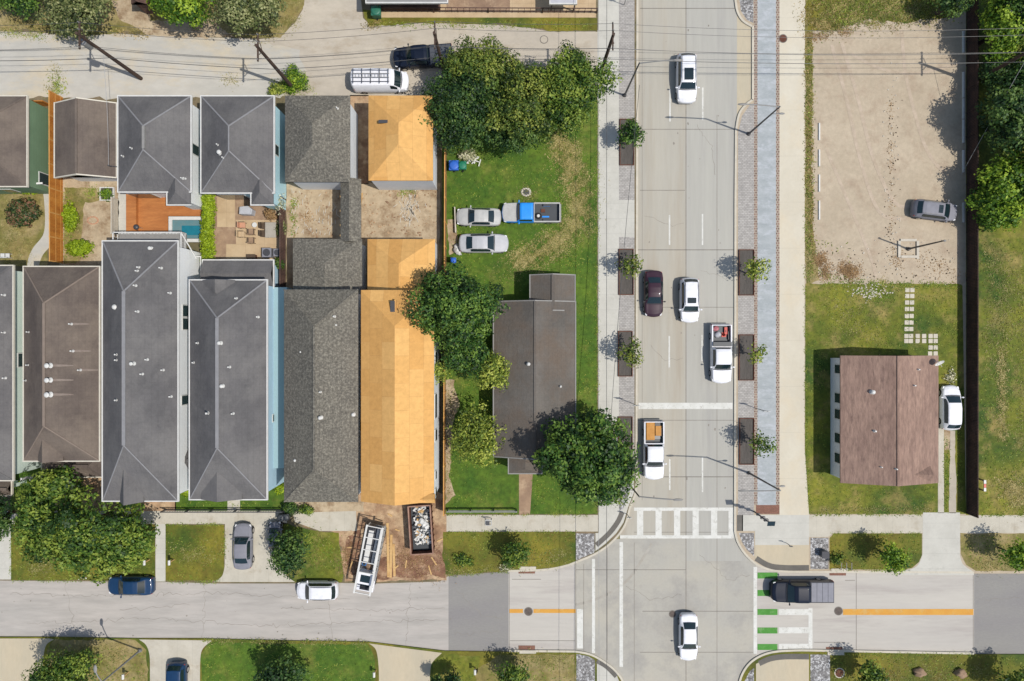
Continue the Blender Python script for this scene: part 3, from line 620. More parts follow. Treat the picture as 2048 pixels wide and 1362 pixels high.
# ---------------------------------------------------------------- houses
class Roof:
    "hip or gable roof over the rectangle that shows at photo px x0..x1, y0..y1 at eave height e; ridge at r"
    def __init__(s, x0, y0, x1, y1, e, r, hn=None, hs=None, axis='y'):
        a = W(x0, y0, e); b = W(x1, y1, e)
        s.x0, s.x1, s.y0, s.y1 = a.x, b.x, b.y, a.y       # y0 south, y1 north
        s.e, s.r, s.axis = e, r, axis
        half = (s.x1-s.x0)/2 if axis == 'y' else (s.y1-s.y0)/2
        s.hn = half if hn is None else hn                 # hip run at the north (east) end, 0 = gable
        s.hs = half if hs is None else hs
        if axis == 'y':
            s.cx = (s.x0+s.x1)/2; s.R1 = (s.cx, s.y1-s.hn); s.R0 = (s.cx, s.y0+s.hs)
        else:
            s.cy = (s.y0+s.y1)/2; s.R1 = (s.x1-s.hn, s.cy); s.R0 = (s.x0+s.hs, s.cy)
        s.half = half
    def z(s, x, y):
        d = s.r-s.e
        v = []
        if s.axis == 'y':
            v += [(x-s.x0)/s.half, (s.x1-x)/s.half]
            if s.hn: v.append((s.y1-y)/s.hn)
            if s.hs: v.append((y-s.y0)/s.hs)
        else:
            v += [(y-s.y0)/s.half, (s.y1-y)/s.half]
            if s.hn: v.append((s.x1-x)/s.hn)
            if s.hs: v.append((x-s.x0)/s.hs)
        return s.e + d*max(0, min(1, min(v)))
    def at(s, px, py):
        z = s.e
        for _ in range(6):
            p = W(px, py, z); z = s.z(p.x, p.y)
        return Vector((p.x, p.y, z))
    def faces(s):
        a=(s.x0,s.y0,s.e); b=(s.x1,s.y0,s.e); c=(s.x1,s.y1,s.e); d=(s.x0,s.y1,s.e)
        S=(*s.R0,s.r); N=(*s.R1,s.r)
        if s.axis == 'y': return [a,b,c,d,S,N], [(1,2,5,4),(3,0,4,5),(0,1,4),(2,3,5)]
        return [a,b,c,d,S,N], [(0,1,5,4),(2,3,4,5),(3,0,4),(1,2,5)]
    def build(s, mat, parent, trim=None, t=.16, ridge=True, rmat=None, ridge_w=.3):
        vs, fs = s.faces(); m = MB(); n = len(vs)
        m.add(vs, fs)
        m.add([(v[0],v[1],v[2]-t) for v in vs], [f[::-1] for f in fs])
        for i in range(4):                # eave edge (and gable ends closed by the triangle faces)
            j = (i+1) % 4
            m.f.append((i, n+i, n+j, j))
        o = m.build('roof', mat, parent)
        if trim:
            tm = MB(); w = .11; zt = s.e+.035; zb = s.e-.2
            x0,x1,y0,y1 = s.x0,s.x1,s.y0,s.y1
            tm.box(x0-w,y0-w,zb,x0-.005,y1+w,zt); tm.box(x1+.005,y0-w,zb,x1+w,y1+w,zt)
            if s.axis == 'y':
                for (yy, q, h) in ((y0-w, y0-.005, s.hs), (y1+.005, y1+w, s.hn)):
                    if h: tm.box(x0,yy,zb,x1,q,zt)
                    else:
                        for xa, za, xb, zc in ((x0,s.e,s.cx,s.r),(s.cx,s.r,x1,s.e)):
                            tm.add([(xa,yy,za-.2),(xa,q,za-.2),(xa,q,za+.03),(xa,yy,za+.03),(xb,yy,zc-.2),(xb,q,zc-.2),(xb,q,zc+.03),(xb,yy,zc+.03)],
                                   [(0,1,2,3),(7,6,5,4),(0,4,5,1),(1,5,6,2),(2,6,7,3),(3,7,4,0)])
            else:
                tm.box(x0,y0-w,zb,x1,y0-.005,zt); tm.box(x0,y1+.005,zb,x1,y1+w,zt)
            tm.build('fascia', trim, o)
        if ridge and rmat is not False:
            rm = MB(); rm.bar((*s.R0, s.r+.02), (*s.R1, s.r+.02), ridge_w, .07)
            for p, q in (((s.x0,s.y0),s.R0),((s.x1,s.y0),s.R0)):
                if s.hs: rm.bar((*p, s.e+.015), (*q, s.r+.015), .1, .035)
            for p, q in (((s.x0,s.y1),s.R1),((s.x1,s.y1),s.R1)):
                if s.hn and s.axis == 'y': rm.bar((*p, s.e+.015), (*q, s.r+.015), .13, .035)
            rm.build('ridge_cap', rmat or mat, o)
        return o

def walls(rf, parent, mat, ov=.35, z0=BZ, windows=(), gable=True, ovn=None):
    x0, x1, y0, y1 = rf.x0+ov, rf.x1-ov, rf.y0+ov, rf.y1-ov
    zt = min(rf.z(x0+.001, (y0+y1)/2), rf.z((x0+x1)/2, y0+.001)) - .17
    m = MB(); m.box(x0, y0, z0-.02, x1, y1, zt)
    if gable and rf.axis == 'y':
        for hh, y in ((rf.hs, y0), (rf.hn, y1)):
            if not hh: m.add([(x0,y,zt),(x1,y,zt),(rf.cx,y,rf.r-.18),(x0,y+.1*(1 if y==y0 else -1),zt),(x1,y+.1*(1 if y==y0 else -1),zt),(rf.cx,y+.1*(1 if y==y0 else -1),rf.r-.18)], [(0,1,2),(3,5,4)])
    w = m.build('wall', mat, parent)
    for side, u, z, ww, hh in windows:       # side e/w/s/n, position along the wall in metres, sill height, size
        f = MB(); g = MB(); d = .05
        if side in 'ew':
            X_ = x1 if side == 'e' else x0; sg = 1 if side == 'e' else -1; yc = W(0, u, z+hh/2).y
            f.box(X_, yc-ww/2-.09, z-.09, X_+sg*.05, yc+ww/2+.09, z+hh+.09); g.box(X_+sg*.05, yc-ww/2, z, X_+sg*.07, yc+ww/2, z+hh)
        else:
            Y_ = y0 if side == 's' else y1; sg = -1 if side == 's' else 1; xc = W(u, 0, z+hh/2).x
            f.box(xc-ww/2-.09, Y_, z-.09, xc+ww/2+.09, Y_+sg*.05, z+hh+.09); g.box(xc-ww/2, Y_+sg*.05, z, xc+ww/2, Y_+sg*.07, z+hh)
        fo = f.build('window', X['trimw'], parent); g.build('pane', X['win'], fo)
    return w

def house(name, label, cat, rf, group=None):
    c = ((rf.x0+rf.x1)/2, (rf.y0+rf.y1)/2, BZ)
    return thing(name, label, cat, c, 0, group)
def pipes(rf, parent, pts, mat=None, r=.07, h=.35, name='vent_pipe', streak=0):
    for q in pts:
        if streak:
            n_=7; sm=MB(); rows=[]
            for i in range(n_+1):
                u=i/n_; xx=q[0]+3+u*streak; wd=.8+2.4*u**.6*(1-u)+1.0*(1-u); rows.append([rf.at(xx,q[1]-wd)+Vector((0,0,.02)), rf.at(xx,q[1]+wd)+Vector((0,0,.02))])
            b=len(sm.v)
            for r_ in rows: sm.v+=[tuple(v) for v in r_]
            for i in range(n_): sm.f.append((b+2*i,b+2*i+1,b+2*i+3,b+2*i+2))
            sm.build('stain',X['stain'],parent)
        p = rf.at(q[0], q[1]); m = MB(); rr = q[2] if len(q) > 2 else r; hh = q[3] if len(q) > 3 else h
        m.cyl(p, rr*2.0, p.z-.05, p.z+.07, 10, rr*1.3); m.cyl(p, rr, p.z-.05, p.z+hh, 10)
        if rr > .09: m.cyl(p, rr*1.7, p.z+hh, p.z+hh+.09, 10, rr*.8)
        m.build(name, mat or X['trimg'] if rr<.06 else X['trimw'], parent)

SUB = 'two storey houses in a row between the alley and the street'
# H12 taupe house
R_ = Roof(48,534,198,921,6.0,8.4); t = house('house','taupe shingled two storey house with three bright round vents beside its ridge','house',R_,SUB)
o = R_.build(X['r_brown'], t, X['trim'], ridge_w=.22, rmat=X['hipb']); walls(R_, t, X['w_white'], windows=(('e',600,3.5,1.1,1.3),('e',735,1.2,1.2,1.4),('e',820,3.5,.9,1.5),('s',100,3.6,1.0,1.4),('s',150,3.6,1.0,1.4)))
pipes(R_, t, [(58,664),(57,730),(52,761)], r=.06)
pipes(R_, t, [(142,648,.07),(145,702,.07),(160,740,.07)], streak=34)
pipes(R_, t, [(100,731,.13,.45),(100,760,.13,.45),(100,789,.14,.45)], X['trimw'], streak=44)
D = Roof(76,868,126,922,6.35,7.5,hn=0.01,hs=0); D2 = MB()
D.build(X['r_brown'], t, None, ridge=False); walls(D, t, X['w_white'], ov=.2, z0=5.5)
R2 = Roof(85,905,206,953,3.0,3.9,hn=.9,hs=.9,axis='x'); R2.build(X['r_brown'], t, X['trim']); walls(R2, t, X['w_white'], ov=.5)
m = MB(); 
for px in (66,84): p=W(px,952,1.2); m=MB(); m.box(p.x-.12,p.y-.12,BZ,p.x+.12,p.y+.12,2.8); m.build('porch_post', X['trimw'], t)
# H13 partial left
R_ = Roof(-110,532,25,960,6.0,8.3); t = house('house','dark grey roofed house cut by the left edge of the photo, pale green wall','house',R_,SUB)
R_.build(X['r_grey'], t, X['trim']); walls(R_, t, X['w_pgreen'], windows=(('e',720,3.2,1.2,1.6),('e',640,1,1.0,1.3)))
pipes(R_, t, [(8,590),(8,665,.06),(10,756)])
R2 = Roof(-80,962,22,990,3.0,3.6,hn=0,hs=0,axis='x'); R2.build(X['r_brown'], t, X['trim']); walls(R2, t, X['w_pgreen'], ov=.5, gable=False)
# H11 long grey house
R_ = Roof(206,483,355,1001,6.5,9.2,hn=4.7,hs=5.4); t = house('house','longest mid grey two storey house with a railed white deck at its back','house',R_,SUB)
R_.build(X['r_grey'], t, X['trimw'], ridge_w=.3, rmat=X['hip'])
walls(R_, t, X['w_white'], windows=(('e',622,3.6,1.0,1.2),('e',648,3.6,1.0,1.2),('e',726,1.9,.8,1.0),('e',762,2.2,1.9,.9),('e',800,3.8,.8,1.2),('s',240,3.7,1.0,1.5),('s',280,3.7,1.0,1.5),('s',320,3.7,1.0,1.5),('s',250,.9,1.2,1.5),('s',310,.15,1.0,2.1)))
pipes(R_, t, [(271,571),(340,586),(275,623),(267,727,.1,.45),(294,719),(326,740),(284,748),(342,793),(234,709),(234,720),(234,800),(322,536),(302,497,.1,.3),(278,535),(275,542),(231,614,.13,.2)], r=.07)
D = Roof(240,925,287,1004,6.75,8.1,hn=0.01,hs=0); D.build(X['r_grey'], t, None, ridge=False); walls(D, t, X['w_white'], ov=.15, z0=5.5)
m = MB(); p0 = W(238,468,3.4); p1 = W(372,500,3.4); ex = W(374,500,3.4)
m.box(p0.x, R_.y1-.4, 3.2, p1.x, p0.y, 3.36); m.box(R_.x1-.4, ex.y, 3.2, p1.x, R_.y1-.4, 3.36)
dk = m.build('balcony', X['trimg'], t); m = MB()
for a, b in (((p0.x,p0.y),(p1.x,p0.y)),((p1.x,p0.y),(p1.x,ex.y)),((p0.x,p0.y),(p0.x,R_.y1))):
    m.bar((*a,4.4),(*b,4.4),.1,.07); m.bar((*a,3.6),(*b,3.6),.06,.06); n = int(math.dist(a,b)/.3)
    for i in range(n+1):
        f=i/n; m.bar((a[0]+(b[0]-a[0])*f,a[1]+(b[1]-a[1])*f,3.4),(a[0]+(b[0]-a[0])*f,a[1]+(b[1]-a[1])*f,4.4),.04 if i%5 else .11)
m.build('railing', X['trimw'], dk)
m = MB()       # landing beside the balcony
q = W(383,512,2.2); w_ = W(402,545,2.2); m.box(q.x,w_.y,.2,w_.x,q.y,.3); m.build('landing', X['tan'], t); m = MB(); m.box(q.x,w_.y,2.1,q.x+.1,q.y,2.2); m.box(w_.x-.1,w_.y,2.1,w_.x,q.y,2.2); m.box(q.x+.1,q.y-.1,2.1,w_.x-.1,q.y,2.2); m.build('landing_rail', X['trimw'], t); m = MB(); m.bar((p1.x,p0.y,4.4),(p1.x+.9,p0.y-2.3,3.2),.09); m.build('handrail', X['trimw'], t)
# H10 grey house, blue wall
R_ = Roof(380,561,533,998,6.3,8.7,hs=5.0); t = house('house','charcoal grey two storey house with a cross gabled front and sky blue side wall','house',R_,SUB)
R_.build(X['r_grey'], t, X['trimw'], ridge_w=.3, rmat=X['hip'])
walls(R_, t, X['w_sky'], windows=(('e',835,2.4,.6,1.3),('e',670,1.2,1.0,1.4),('s',420,3.7,1.0,1.5),('s',490,3.7,1.0,1.5),('s',430,.9,1.2,1.5),('s',475,.15,1.0,2.1)))
pipes(R_, t, [(396,686),(441,686,.1,.4),(459,734),(445,772,.1,.3),(417,826,.09,.5),(466,827),(516,634),(388,725),(473,597)], r=.07)
D = Roof(402,936,484,999,6.6,7.6,hn=0.01,hs=0); D.build(X['r_grey'], t, None, ridge=False); walls(D, t, X['w_sky'], ov=.2, z0=5)
D = Roof(405,560,470,606,6.42,7.25,hn=0,hs=.9); D.build(X['r_grey'], t, None, ridge=False)
R2 = Roof(356,890,430,943,3.4,4.6,hn=.6,hs=1.4,axis='x'); R2.build(X['r_grey'], t, X['trimw']); walls(R2, t, X['w_sky'], ov=.4)
R2 = Roof(406,521,546,575,3.4,4.1,hn=0,hs=0,axis='x'); R2.build(X['r_grey'], t, X['trimw'], ridge=False); walls(R2, t, X['w_sky'], ov=.3, gable=False)
m = MB(); a = W(533,930,5.8); m.box(R_.x1-.35, W(0,935,3).y, BZ, R_.x1+.9, W(0,575,3).y, 3.4); m.build('lit_wall_box', X['lit_blue'], t)  # box whose pale blue top stands in for the sunlit band of the wall
p=W(545,960,1.5)
for q in (0,1.75): m = MB(); m.box(p.x-.15,p.y-.15+q,BZ,p.x+.15,p.y+.15+q,2.9); m.build('porch_post', X['trimw'], t)
# H8 new speckled grey house with link and back wing
R_ = Roof(568,579,716,1004,6.5,8.7); t = house('house','new speckled warm grey roofed house beside the bare orange sheathed one','house',R_,SUB)
R_.build(X['r_tex'], t, None, ridge_w=.2)
walls(R_, t, X['w_wrap'], ov=.3, windows=(('e',700,3.4,.9,1.3),('e',850,3.4,.9,1.3),('s',610,3.6,1.0,1.5),('s',670,3.6,1.0,1.5),('s',615,.8,1.3,1.6),('s',665,.15,1.0,2.1)))
pipes(R_, t, [(669,633),(641,784,.06,.35),(642,835,.1,.4),(707,829,.1,.2),(672,650,.05,.1),(601,704,.05,.08),(590,921,.08,.1)], X['trimw'])
R2 = Roof(586,478,724,590,3.3,4.3,hn=2.4,hs=0); R2.build(X['r_tex'], t, None, rmat=False); walls(R2, t, X['w_wrap'], ov=.3, gable=False)
R2 = Roof(681,358,722,484,3.25,3.9,hn=0,hs=0); R2.build(X['r_tex'], t, None, rmat=False)
m = MB()
for y in (372,400,428,456,476):
    for x in (690,713): p=W(x,y,1.5); m=MB(); m.box(p.x-.08,p.y-.08,BZ,p.x+.08,p.y+.08,3.2); m.build('breezeway_post', X['lumber'], t)
# H9 orange sheathed
R_ = Roof(722,580,868,1003,6.4,8.0,hs=0); t = house('house','unfinished house roofed in bare orange wooden sheathing along the wood fence','house',R_,SUB)
R_.build(X['osb'], t, None, rmat=False)
walls(R_, t, X['w_wrap'], ov=.12, windows=(('e',640,3.4,.8,1.2),('e',715,3.4,1.0,1.2),('e',812,3.4,2.2,1.4),('e',870,3.2,1.0,1.4),('e',950,3.6,.7,.9),('e',985,3.6,.7,.9),('s',760,3.6,1.0,1.5),('s',820,3.6,1.0,1.5),('s',765,.8,1.3,1.6),('s',815,.15,1.0,2.1)))
p = R_.at(786,613); MB().box(p.x-.2,p.y-.75,p.z-.02,p.x+.2,p.y+.5,p.z+.24).build('roof_opening', X['dsteel'], t)
p = R_.at(797,613); MB().box(p.x-.35,p.y-.6,p.z,p.x-.2,p.y+.6,p.z+.22).build('curb_board', X['osb'], t)
D = Roof(756,988,870,1006,6.6,7.0,hn=0,hs=0,axis='x'); D.build(X['osb'], t, None, rmat=False)
R2 = Roof(735,478,870,584,3.4,4.9,hn=2.5,hs=0); R2.build(X['osb'], t, None, rmat=False); walls(R2, t, X['w_wrap'], ov=.12, gable=False)
# --- back buildings
BK = 'garages and cottages along the alley'
R_ = Roof(-80,193,53,372,4.2,6.1); t = house('cottage','taupe roofed cottage with dark green side wall at the left photo edge','garage',R_,BK)
R_.build(X['r_brown'], t, X['trim']); walls(R_, t, X['w_green'], ov=.1, windows=(('e',358,1.0,1.0,1.3),('s',20,1.2,1.0,1.2)))
m = MB(); a=W(2,373,2.6); b=W(84,366,2.6); m.bar((a.x,a.y,2.6),((a.x+b.x)/2,a.y+.1,3.0),.16); m.bar(((a.x+b.x)/2,a.y+.1,3.0),(b.x,b.y,2.5),.16); m.build('porch_beam', X['trimw'], t)
R_ = Roof(110,207,232,354,3.5,4.9,hn=0,hs=0); t = house('garage','taupe gable roofed garage behind the orange fence, next to the alley','garage',R_,BK)
R_.build(X['r_brown'], t, X['trim'], ridge=True, ridge_w=.2); walls(R_, t, X['w_grey'], ov=.35)
m = MB(); p=R_.at(222,333); m.cyl(p,.06,p.z-.1,p.z+.5,8); m.bar((p.x-.1,p.y,p.z+.4),(p.x+1.3,p.y-.15,p.z+.2),.06); m.build('service_mast', X['dsteel'], t)
R_ = Roof(237,193,381,383,4.9,6.9); t = house('garage','mid grey hip roofed garage with white wall above the wooden deck','garage',R_,BK)
R_.build(X['r_grey'], t, X['trimw'], ridge_w=.12, rmat=X['hip']); walls(R_, t, X['w_white'], windows=(('e',300,2.6,.9,1.2),('s',290,.2,2.2,2.2)))
W2 = Roof(335,360,380.3,409,4.87,5.6,hn=0,hs=1.0); W2.build(X['r_grey'], t, None, ridge=False); walls(W2, t, X['w_white'], gable=False)
tm = MB(); tm.box(W2.x0-.1,W2.y0-.1,4.7,W2.x1+.1,W2.y0,4.92); tm.box(W2.x0-.1,W2.y0,4.7,W2.x0,R_.y0-.12,4.92); tm.build('fascia', X['trimw'], t)
pipes(R_, t, [(264,297),(247,313),(365,357),(370,357)], r=.06)
m = MB(); p = R_.at(288,262); m.box(p.x-.12,p.y-1.6,p.z-.1,p.x+.12,p.y+.4,p.z+.16); m.build('ridge_vent', X['trimg'], t)
R_ = Roof(403,193,547,385,4.9,6.9); t = house('garage','dark grey hip roofed garage with pale blue wall above the tan paved yard','garage',R_,BK)
R_.build(X['r_grey'], t, X['trimw'], ridge_w=.12, rmat=X['hip']); walls(R_, t, X['w_blue'], windows=(('e',300,2.6,.9,1.2),('s',470,.2,2.4,2.2)))
W2 = Roof(503,362,546.3,409,4.87,5.6,hn=0,hs=1.0); W2.build(X['r_grey'], t, None, ridge=False); walls(W2, t, X['w_blue'], gable=False)
tm = MB(); tm.box(W2.x0-.1,W2.y0-.1,4.7,W2.x1+.1,W2.y0,4.92); tm.box(W2.x0-.1,W2.y0,4.7,W2.x0,R_.y0-.12,4.92); tm.build('fascia', X['trimw'], t)
pipes(R_, t, [(441,306,.12,.4),(447,316),(436,290)], r=.06)
R_ = Roof(570,191,700,364,4.8,6.5); t = house('garage','new garage with speckled warm grey roof and pale unpainted walls','garage',R_,BK)
R_.build(X['r_tex'], t, None, rmat=False); walls(R_, t, X['w_wrap'], ov=.3); pipes(R_, t, [(675,217,.06,.35)], X['trimw'])
R_ = Roof(737,191,866,361,4.8,6.2); t = house('garage','unfinished garage with bare orange sheathing on its roof and a dark vent hole','garage',R_,BK)
R_.build(X['osb'], t, None, rmat=False); walls(R_, t, X['w_wrap'], ov=.12)
p = R_.at(767,244); MB().box(p.x-.42,p.y-.14,p.z-.05,p.x+.42,p.y+.14,p.z+.2).build('roof_opening', X['dsteel'], t)
# --- old house in the grass lot
R_ = Roof(988,604,1150,912,3.0,4.6,hn=0,hs=0); t = house('house','old low brownish grey house in the grass lot, half shaded by the big tree','house',R_)
R_.build(X['r_old'], t, X['trimg'], ridge_w=.2); walls(R_, t, X['w_grey'], ov=.45, windows=(('w',700,1,.9,1.2),('e',760,1,.9,1.2),('e',680,1,.9,1.2),('s',1110,1,1.0,1.2),('s',1050,.15,.9,2.0)))
W2 = Roof(1061,551,1149,620,2.95,3.9,hn=0,hs=0); W2.build(X['r_old'], t, X['trimg']); walls(W2, t, X['w_grey'], ov=.4)
W2 = Roof(1018,880,1083,946,2.8,3.5,hn=0,hs=.5); W2.build(X['r_old'], t, X['trimg'], ridge=False)
m = MB()
for x in (1026,1075): p=W(x,940,1.4); m=MB(); m.box(p.x-.07,p.y-.07,BZ,p.x+.07,p.y+.07,2.8); m.build('porch_post', X['trimw'], t)
pipes(R_, t, [(1057,728,.1,.3),(1121,773,.07,.4)])
# --- red brown roofed house right
R_ = Roof(1681,711,1877,966,2.9,4.4,hn=0,hs=0); t = house('house','low house with reddish brown shingles, pale west wall with dark windows, right of the avenue','house',R_)
R_.build(X['r_red'], t, None, ridge_w=.2); walls(R_, t, X['w_grey'], ov=.3, windows=(('w',738,1.2,.8,1.1),('w',796,1.2,.9,1.1),('w',828,1.2,.9,1.1),('w',876,1.2,.9,1.1),('w',916,1.2,.9,1.1),('s',1720,1.0,1.2,1.2),('s',1780,.15,.95,2.0),('s',1830,1.0,1.2,1.2)))
pipes(R_, t, [(1744,784,.12,.3),(1749,862,.08,.3),(1836,739,.06,.3),(1828,771,.06,.3)])
pipes(R_, t, [(1762,934,.05,.25),(1792,938,.06,.25)], X['trimw'])
D = Roof(1741,925,1858,967.5,3.0,3.8,hn=0,hs=0,axis='x'); D.build(X['r_red'], t, None, ridge=False)
p = R_.at(1868,722); dt = MB()
dt.tube([(p.x,p.y,p.z-.1),(p.x+.05,p.y-.02,p.z+.5)], .03, 8)
c = Vector((p.x+.1,p.y-.1,p.z+.62)); nrm = Vector((.25,-.75,.62)).normalized(); u = Vector((0,0,1)).cross(nrm).normalized(); v = nrm.cross(u)
ring = []
for k, (rr, dd) in enumerate(((.02,.0),(.22,.03),(.42,.12))):
    ring.append([c + (u*math.cos(2*math.pi*j/18)+v*math.sin(2*math.pi*j/18)*.8)*rr*1.1 + nrm*dd for j in range(18)])
b0 = len(dt.v)
for rg in ring: dt.v += [tuple(q) for q in rg]
for k in range(2):
    for j in range(18): dt.f.append((b0+k*18+j, b0+k*18+(j+1)%18, b0+(k+1)*18+(j+1)%18, b0+(k+1)*18+j))
dt.bar(c, c+nrm*.5-v*.1, .03); dt.build('satellite_dish', X['trimw'], t)
# --- top sheds
R_ = Roof(733,-160,894,4,3.0,4.0,hn=0,hs=0,axis='x'); t = house('house','building with a corrugated silver metal roof at the top edge of the photo','building',R_)
R_.build(X['steel'], t, X['trimw'], ridge=False); walls(R_, t, X['w_grey'], ov=1.2, gable=False)
m = MB(); a=W(740,16,.6); b=W(880,16,.6); m.box(a.x,a.y,BZ,b.x,a.y+.9,.5); m.build('dark_strip', X['dkwood'], t)  # low dark brown box below the roof edge
R_ = Roof(1101,-60,1152,6,2.6,2.9,hn=0,hs=0,axis='x'); t = house('canopy','small pale flat canopy on dark posts by the top railing','canopy',R_)
R_.build(X['canopy'], t, X['trimw'], ridge=False); m = MB()
for x in (1103,1149):
    p = W(x,12,1.2); m = MB(); m.box(p.x-.06,p.y-.06,BZ,p.x+.06,p.y+.06,2.5); m.build('post', X['dsteel'], t)
R_ = Roof(262,-90,294,8,2.6,3.2,hn=0,hs=0); t = house('shed','small dark shed roof between the top left trees','shed',R_); R_.build(X['dkwood'], t, None, rmat=False); walls(R_, t, X['dkwood'], ov=.2)

# ---------------------------------------------------------------- fences
def fence(name, label, P, h, mat, posts=2.4, thick=.04, rail=None, solid=True, z=BZ, pmat=None, gap=.13, bw=.1):
    pts = [W(p[0], p[1], z) for p in P]; t = thing(name, label, 'fence', tuple(pts[0]))
    pan = MB(); rl = MB(); done = set()
    for a, b in zip(pts[:-1], pts[1:]):
        L = (b-a).length; d = (b-a)/L
        if solid: pan.bar(a+Vector((0,0,h/2)), b+Vector((0,0,h/2)), thick, h-.04)
        else:
            n = int(L/gap)
            for i in range(n+1):
                q = a+d*(i*gap); pan.obox(q+Vector((0,0,h/2)), d, Vector((0,0,1)).cross(d), (0,0,1), (bw/2, thick/2, h/2-.03))
        for zz in ([.35, h*.55, h-.02] if rail is None else rail): rl.bar(a+Vector((0,0,zz)), b+Vector((0,0,zz)), .09 if zz > h-.1 else .06, .05 if zz > h-.1 else .09)
        n = max(1, round(L/posts))
        for i in range(n+1):
            q = a+d*(L*i/n); ps = MB(); ps.box(q.x-.06,q.y-.06,z-.02,q.x+.06,q.y+.06,z+h+.02); ps.build('post', pmat or mat, t)
    pan.build('panel', mat, t); rl.build('rail', pmat or mat, t); return t
fence('wood_fence','orange cedar fence between the two left backyards, lit along its face',[(125,196),(126,526)],2.05,X['wood'],pmat=X['woodtop'])
fence('wood_fence','short orange fence piece beside the green walled cottage',[(84,212),(104,212)],1.5,X['wood'],posts=1)
fence('wood_fence','long cedar fence separating the building site from the grass lot',[(893,306),(890.5,1022)],1.8,X['dkwood'],pmat=X['woodtop'])
fence('wood_fence','tall dark brown picket fence running beside the gravel lot and driveway',[(1933,-60),(1933,560)],1.75,X['fdark'],rail=[.4,1.2,1.73])
fence('wood_fence','dark weathered picket fence right of the reddish brown house',[(1933,562),(1933,1026)],1.75,X['fdark'],rail=[.4,1.4,1.73])
fence('iron_fence','thin black iron fence along the lawn and sidewalk in front of the grey houses',[(332,1019),(570,1019)],1.1,X['dsteel'],solid=False,thick=.02,gap=.25,bw=.02,rail=[.2,1.08])
fence('wire_fence','low wire fence at the bottom edge of the grass lot',[(896,1019),(1033,1019)],1.0,X['wiregrey'],solid=False,thick=.01,gap=.5,bw=.012,rail=[.5,.98],pmat=X['steel'])
fence('rail_fence','brown railing between the top patio and the grass strip',[(760,24),(1193,26)],1.0,X['dkwood'],solid=False,gap=.6,bw=.04,rail=[.3,.98],posts=6)
fence('wood_fence','dark fence between the tan paved yard and the sandy yard',[(571,350),(571,600)],1.7,X['dkwood'])
fence('wood_fence','low pale fence bordering the bed of the new garage yard',[(714,374),(718,470)],.5,X['lumber'],posts=3)
fence('wood_fence','thin pale fence line on the left side of the wooden deck',[(236,400),(236,470)],1.2,X['ltwood'])
# ---------------------------------------------------------------- trees and plants
def leaf_mesh(name, P, Nn, S, tone, mat, parent, stuff=False, aspect=.62):
    "P centres, Nn normals, S sizes -> folded leaf quads"
    n = len(P); o_ = np.array(org(parent)) if parent is not None else np.zeros(3)
    rnd = RNG.normal(size=(n,3)); U = np.cross(Nn, rnd); U /= np.linalg.norm(U,axis=1)[:,None]+1e-9
    V = np.cross(Nn, U); V /= np.linalg.norm(V,axis=1)[:,None]+1e-9
    s = S[:,None]; a = P-U*s; b = P+V*s*aspect-Nn*s*.18; c = P+U*s; d = P-V*s*aspect-Nn*s*.18
    vs = np.stack([a,b,c,d],1).reshape(-1,3)-o_
    me = bpy.data.meshes.new(name); me.vertices.add(4*n); me.vertices.foreach_set('co', vs.astype(np.float32).ravel())
    me.loops.add(4*n); me.loops.foreach_set('vertex_index', np.arange(4*n,dtype=np.int32))
    me.polygons.add(n); me.polygons.foreach_set('loop_start', np.arange(0,4*n,4,dtype=np.int32)); me.polygons.foreach_set('loop_total', np.full(n,4,dtype=np.int32))
    at = me.attributes.new('tone','FLOAT','FACE'); at.data.foreach_set('value', tone.astype(np.float32))
    me.materials.append(mat); me.update(); me.validate()
    o = bpy.data.objects.new(name, me); COL.objects.link(o)
    if parent is not None: o.parent = parent; ORG[o.name] = org(parent)
    return o
def foliage(lobes, dens, leaf, crad=.75, up=.25, fill=.45, jag=.35):
    "lobes: (centre, rx, ry, rz); clumps sit on each lobe's shell, leaves on each clump's shell"
    P=[];Nn=[];T=[];S=[];cl=[]
    for (c,rx,ry,rz) in lobes:
        c=np.array(c); area=(rx*ry+rx*rz+ry*rz)/3*12.6; k=max(5,int(area/(crad**2)*.46))
        d=RNG.normal(size=(k,3)); d/=np.linalg.norm(d,axis=1)[:,None]; d[:,2]=np.where(d[:,2]<-.35,-d[:,2],d[:,2])
        rad=1-fill*RNG.random(k)**2.2+jag*(RNG.random(k)-.6)
        q=c+d*np.array([rx,ry,rz])*rad[:,None]
        cr=crad*(.55+.75*RNG.random(k))
        for j in range(k):
            m=int(1.2*dens*cr[j]**2); 
            if m<3: continue
            e=RNG.normal(size=(m,3)); e[:,2]=np.abs(e[:,2])*1.0-.25; e/=np.linalg.norm(e,axis=1)[:,None]
            pp=q[j]+e*cr[j]*(.55+.5*RNG.random(m))[:,None]*np.array([1,1,.75])
            nn=e*.9+d[j]*.35+RNG.normal(size=(m,3))*.45; nn[:,2]+=up; nn/=np.linalg.norm(nn,axis=1)[:,None]
            P.append(pp);Nn.append(nn);S.append(leaf*(.6+.8*RNG.random(m)));T.append(np.clip(.5+.26*RNG.normal()+.2*RNG.normal(size=m),0,1)); cl.append(q[j])
    return np.concatenate(P),np.concatenate(Nn),np.concatenate(S),np.concatenate(T),cl
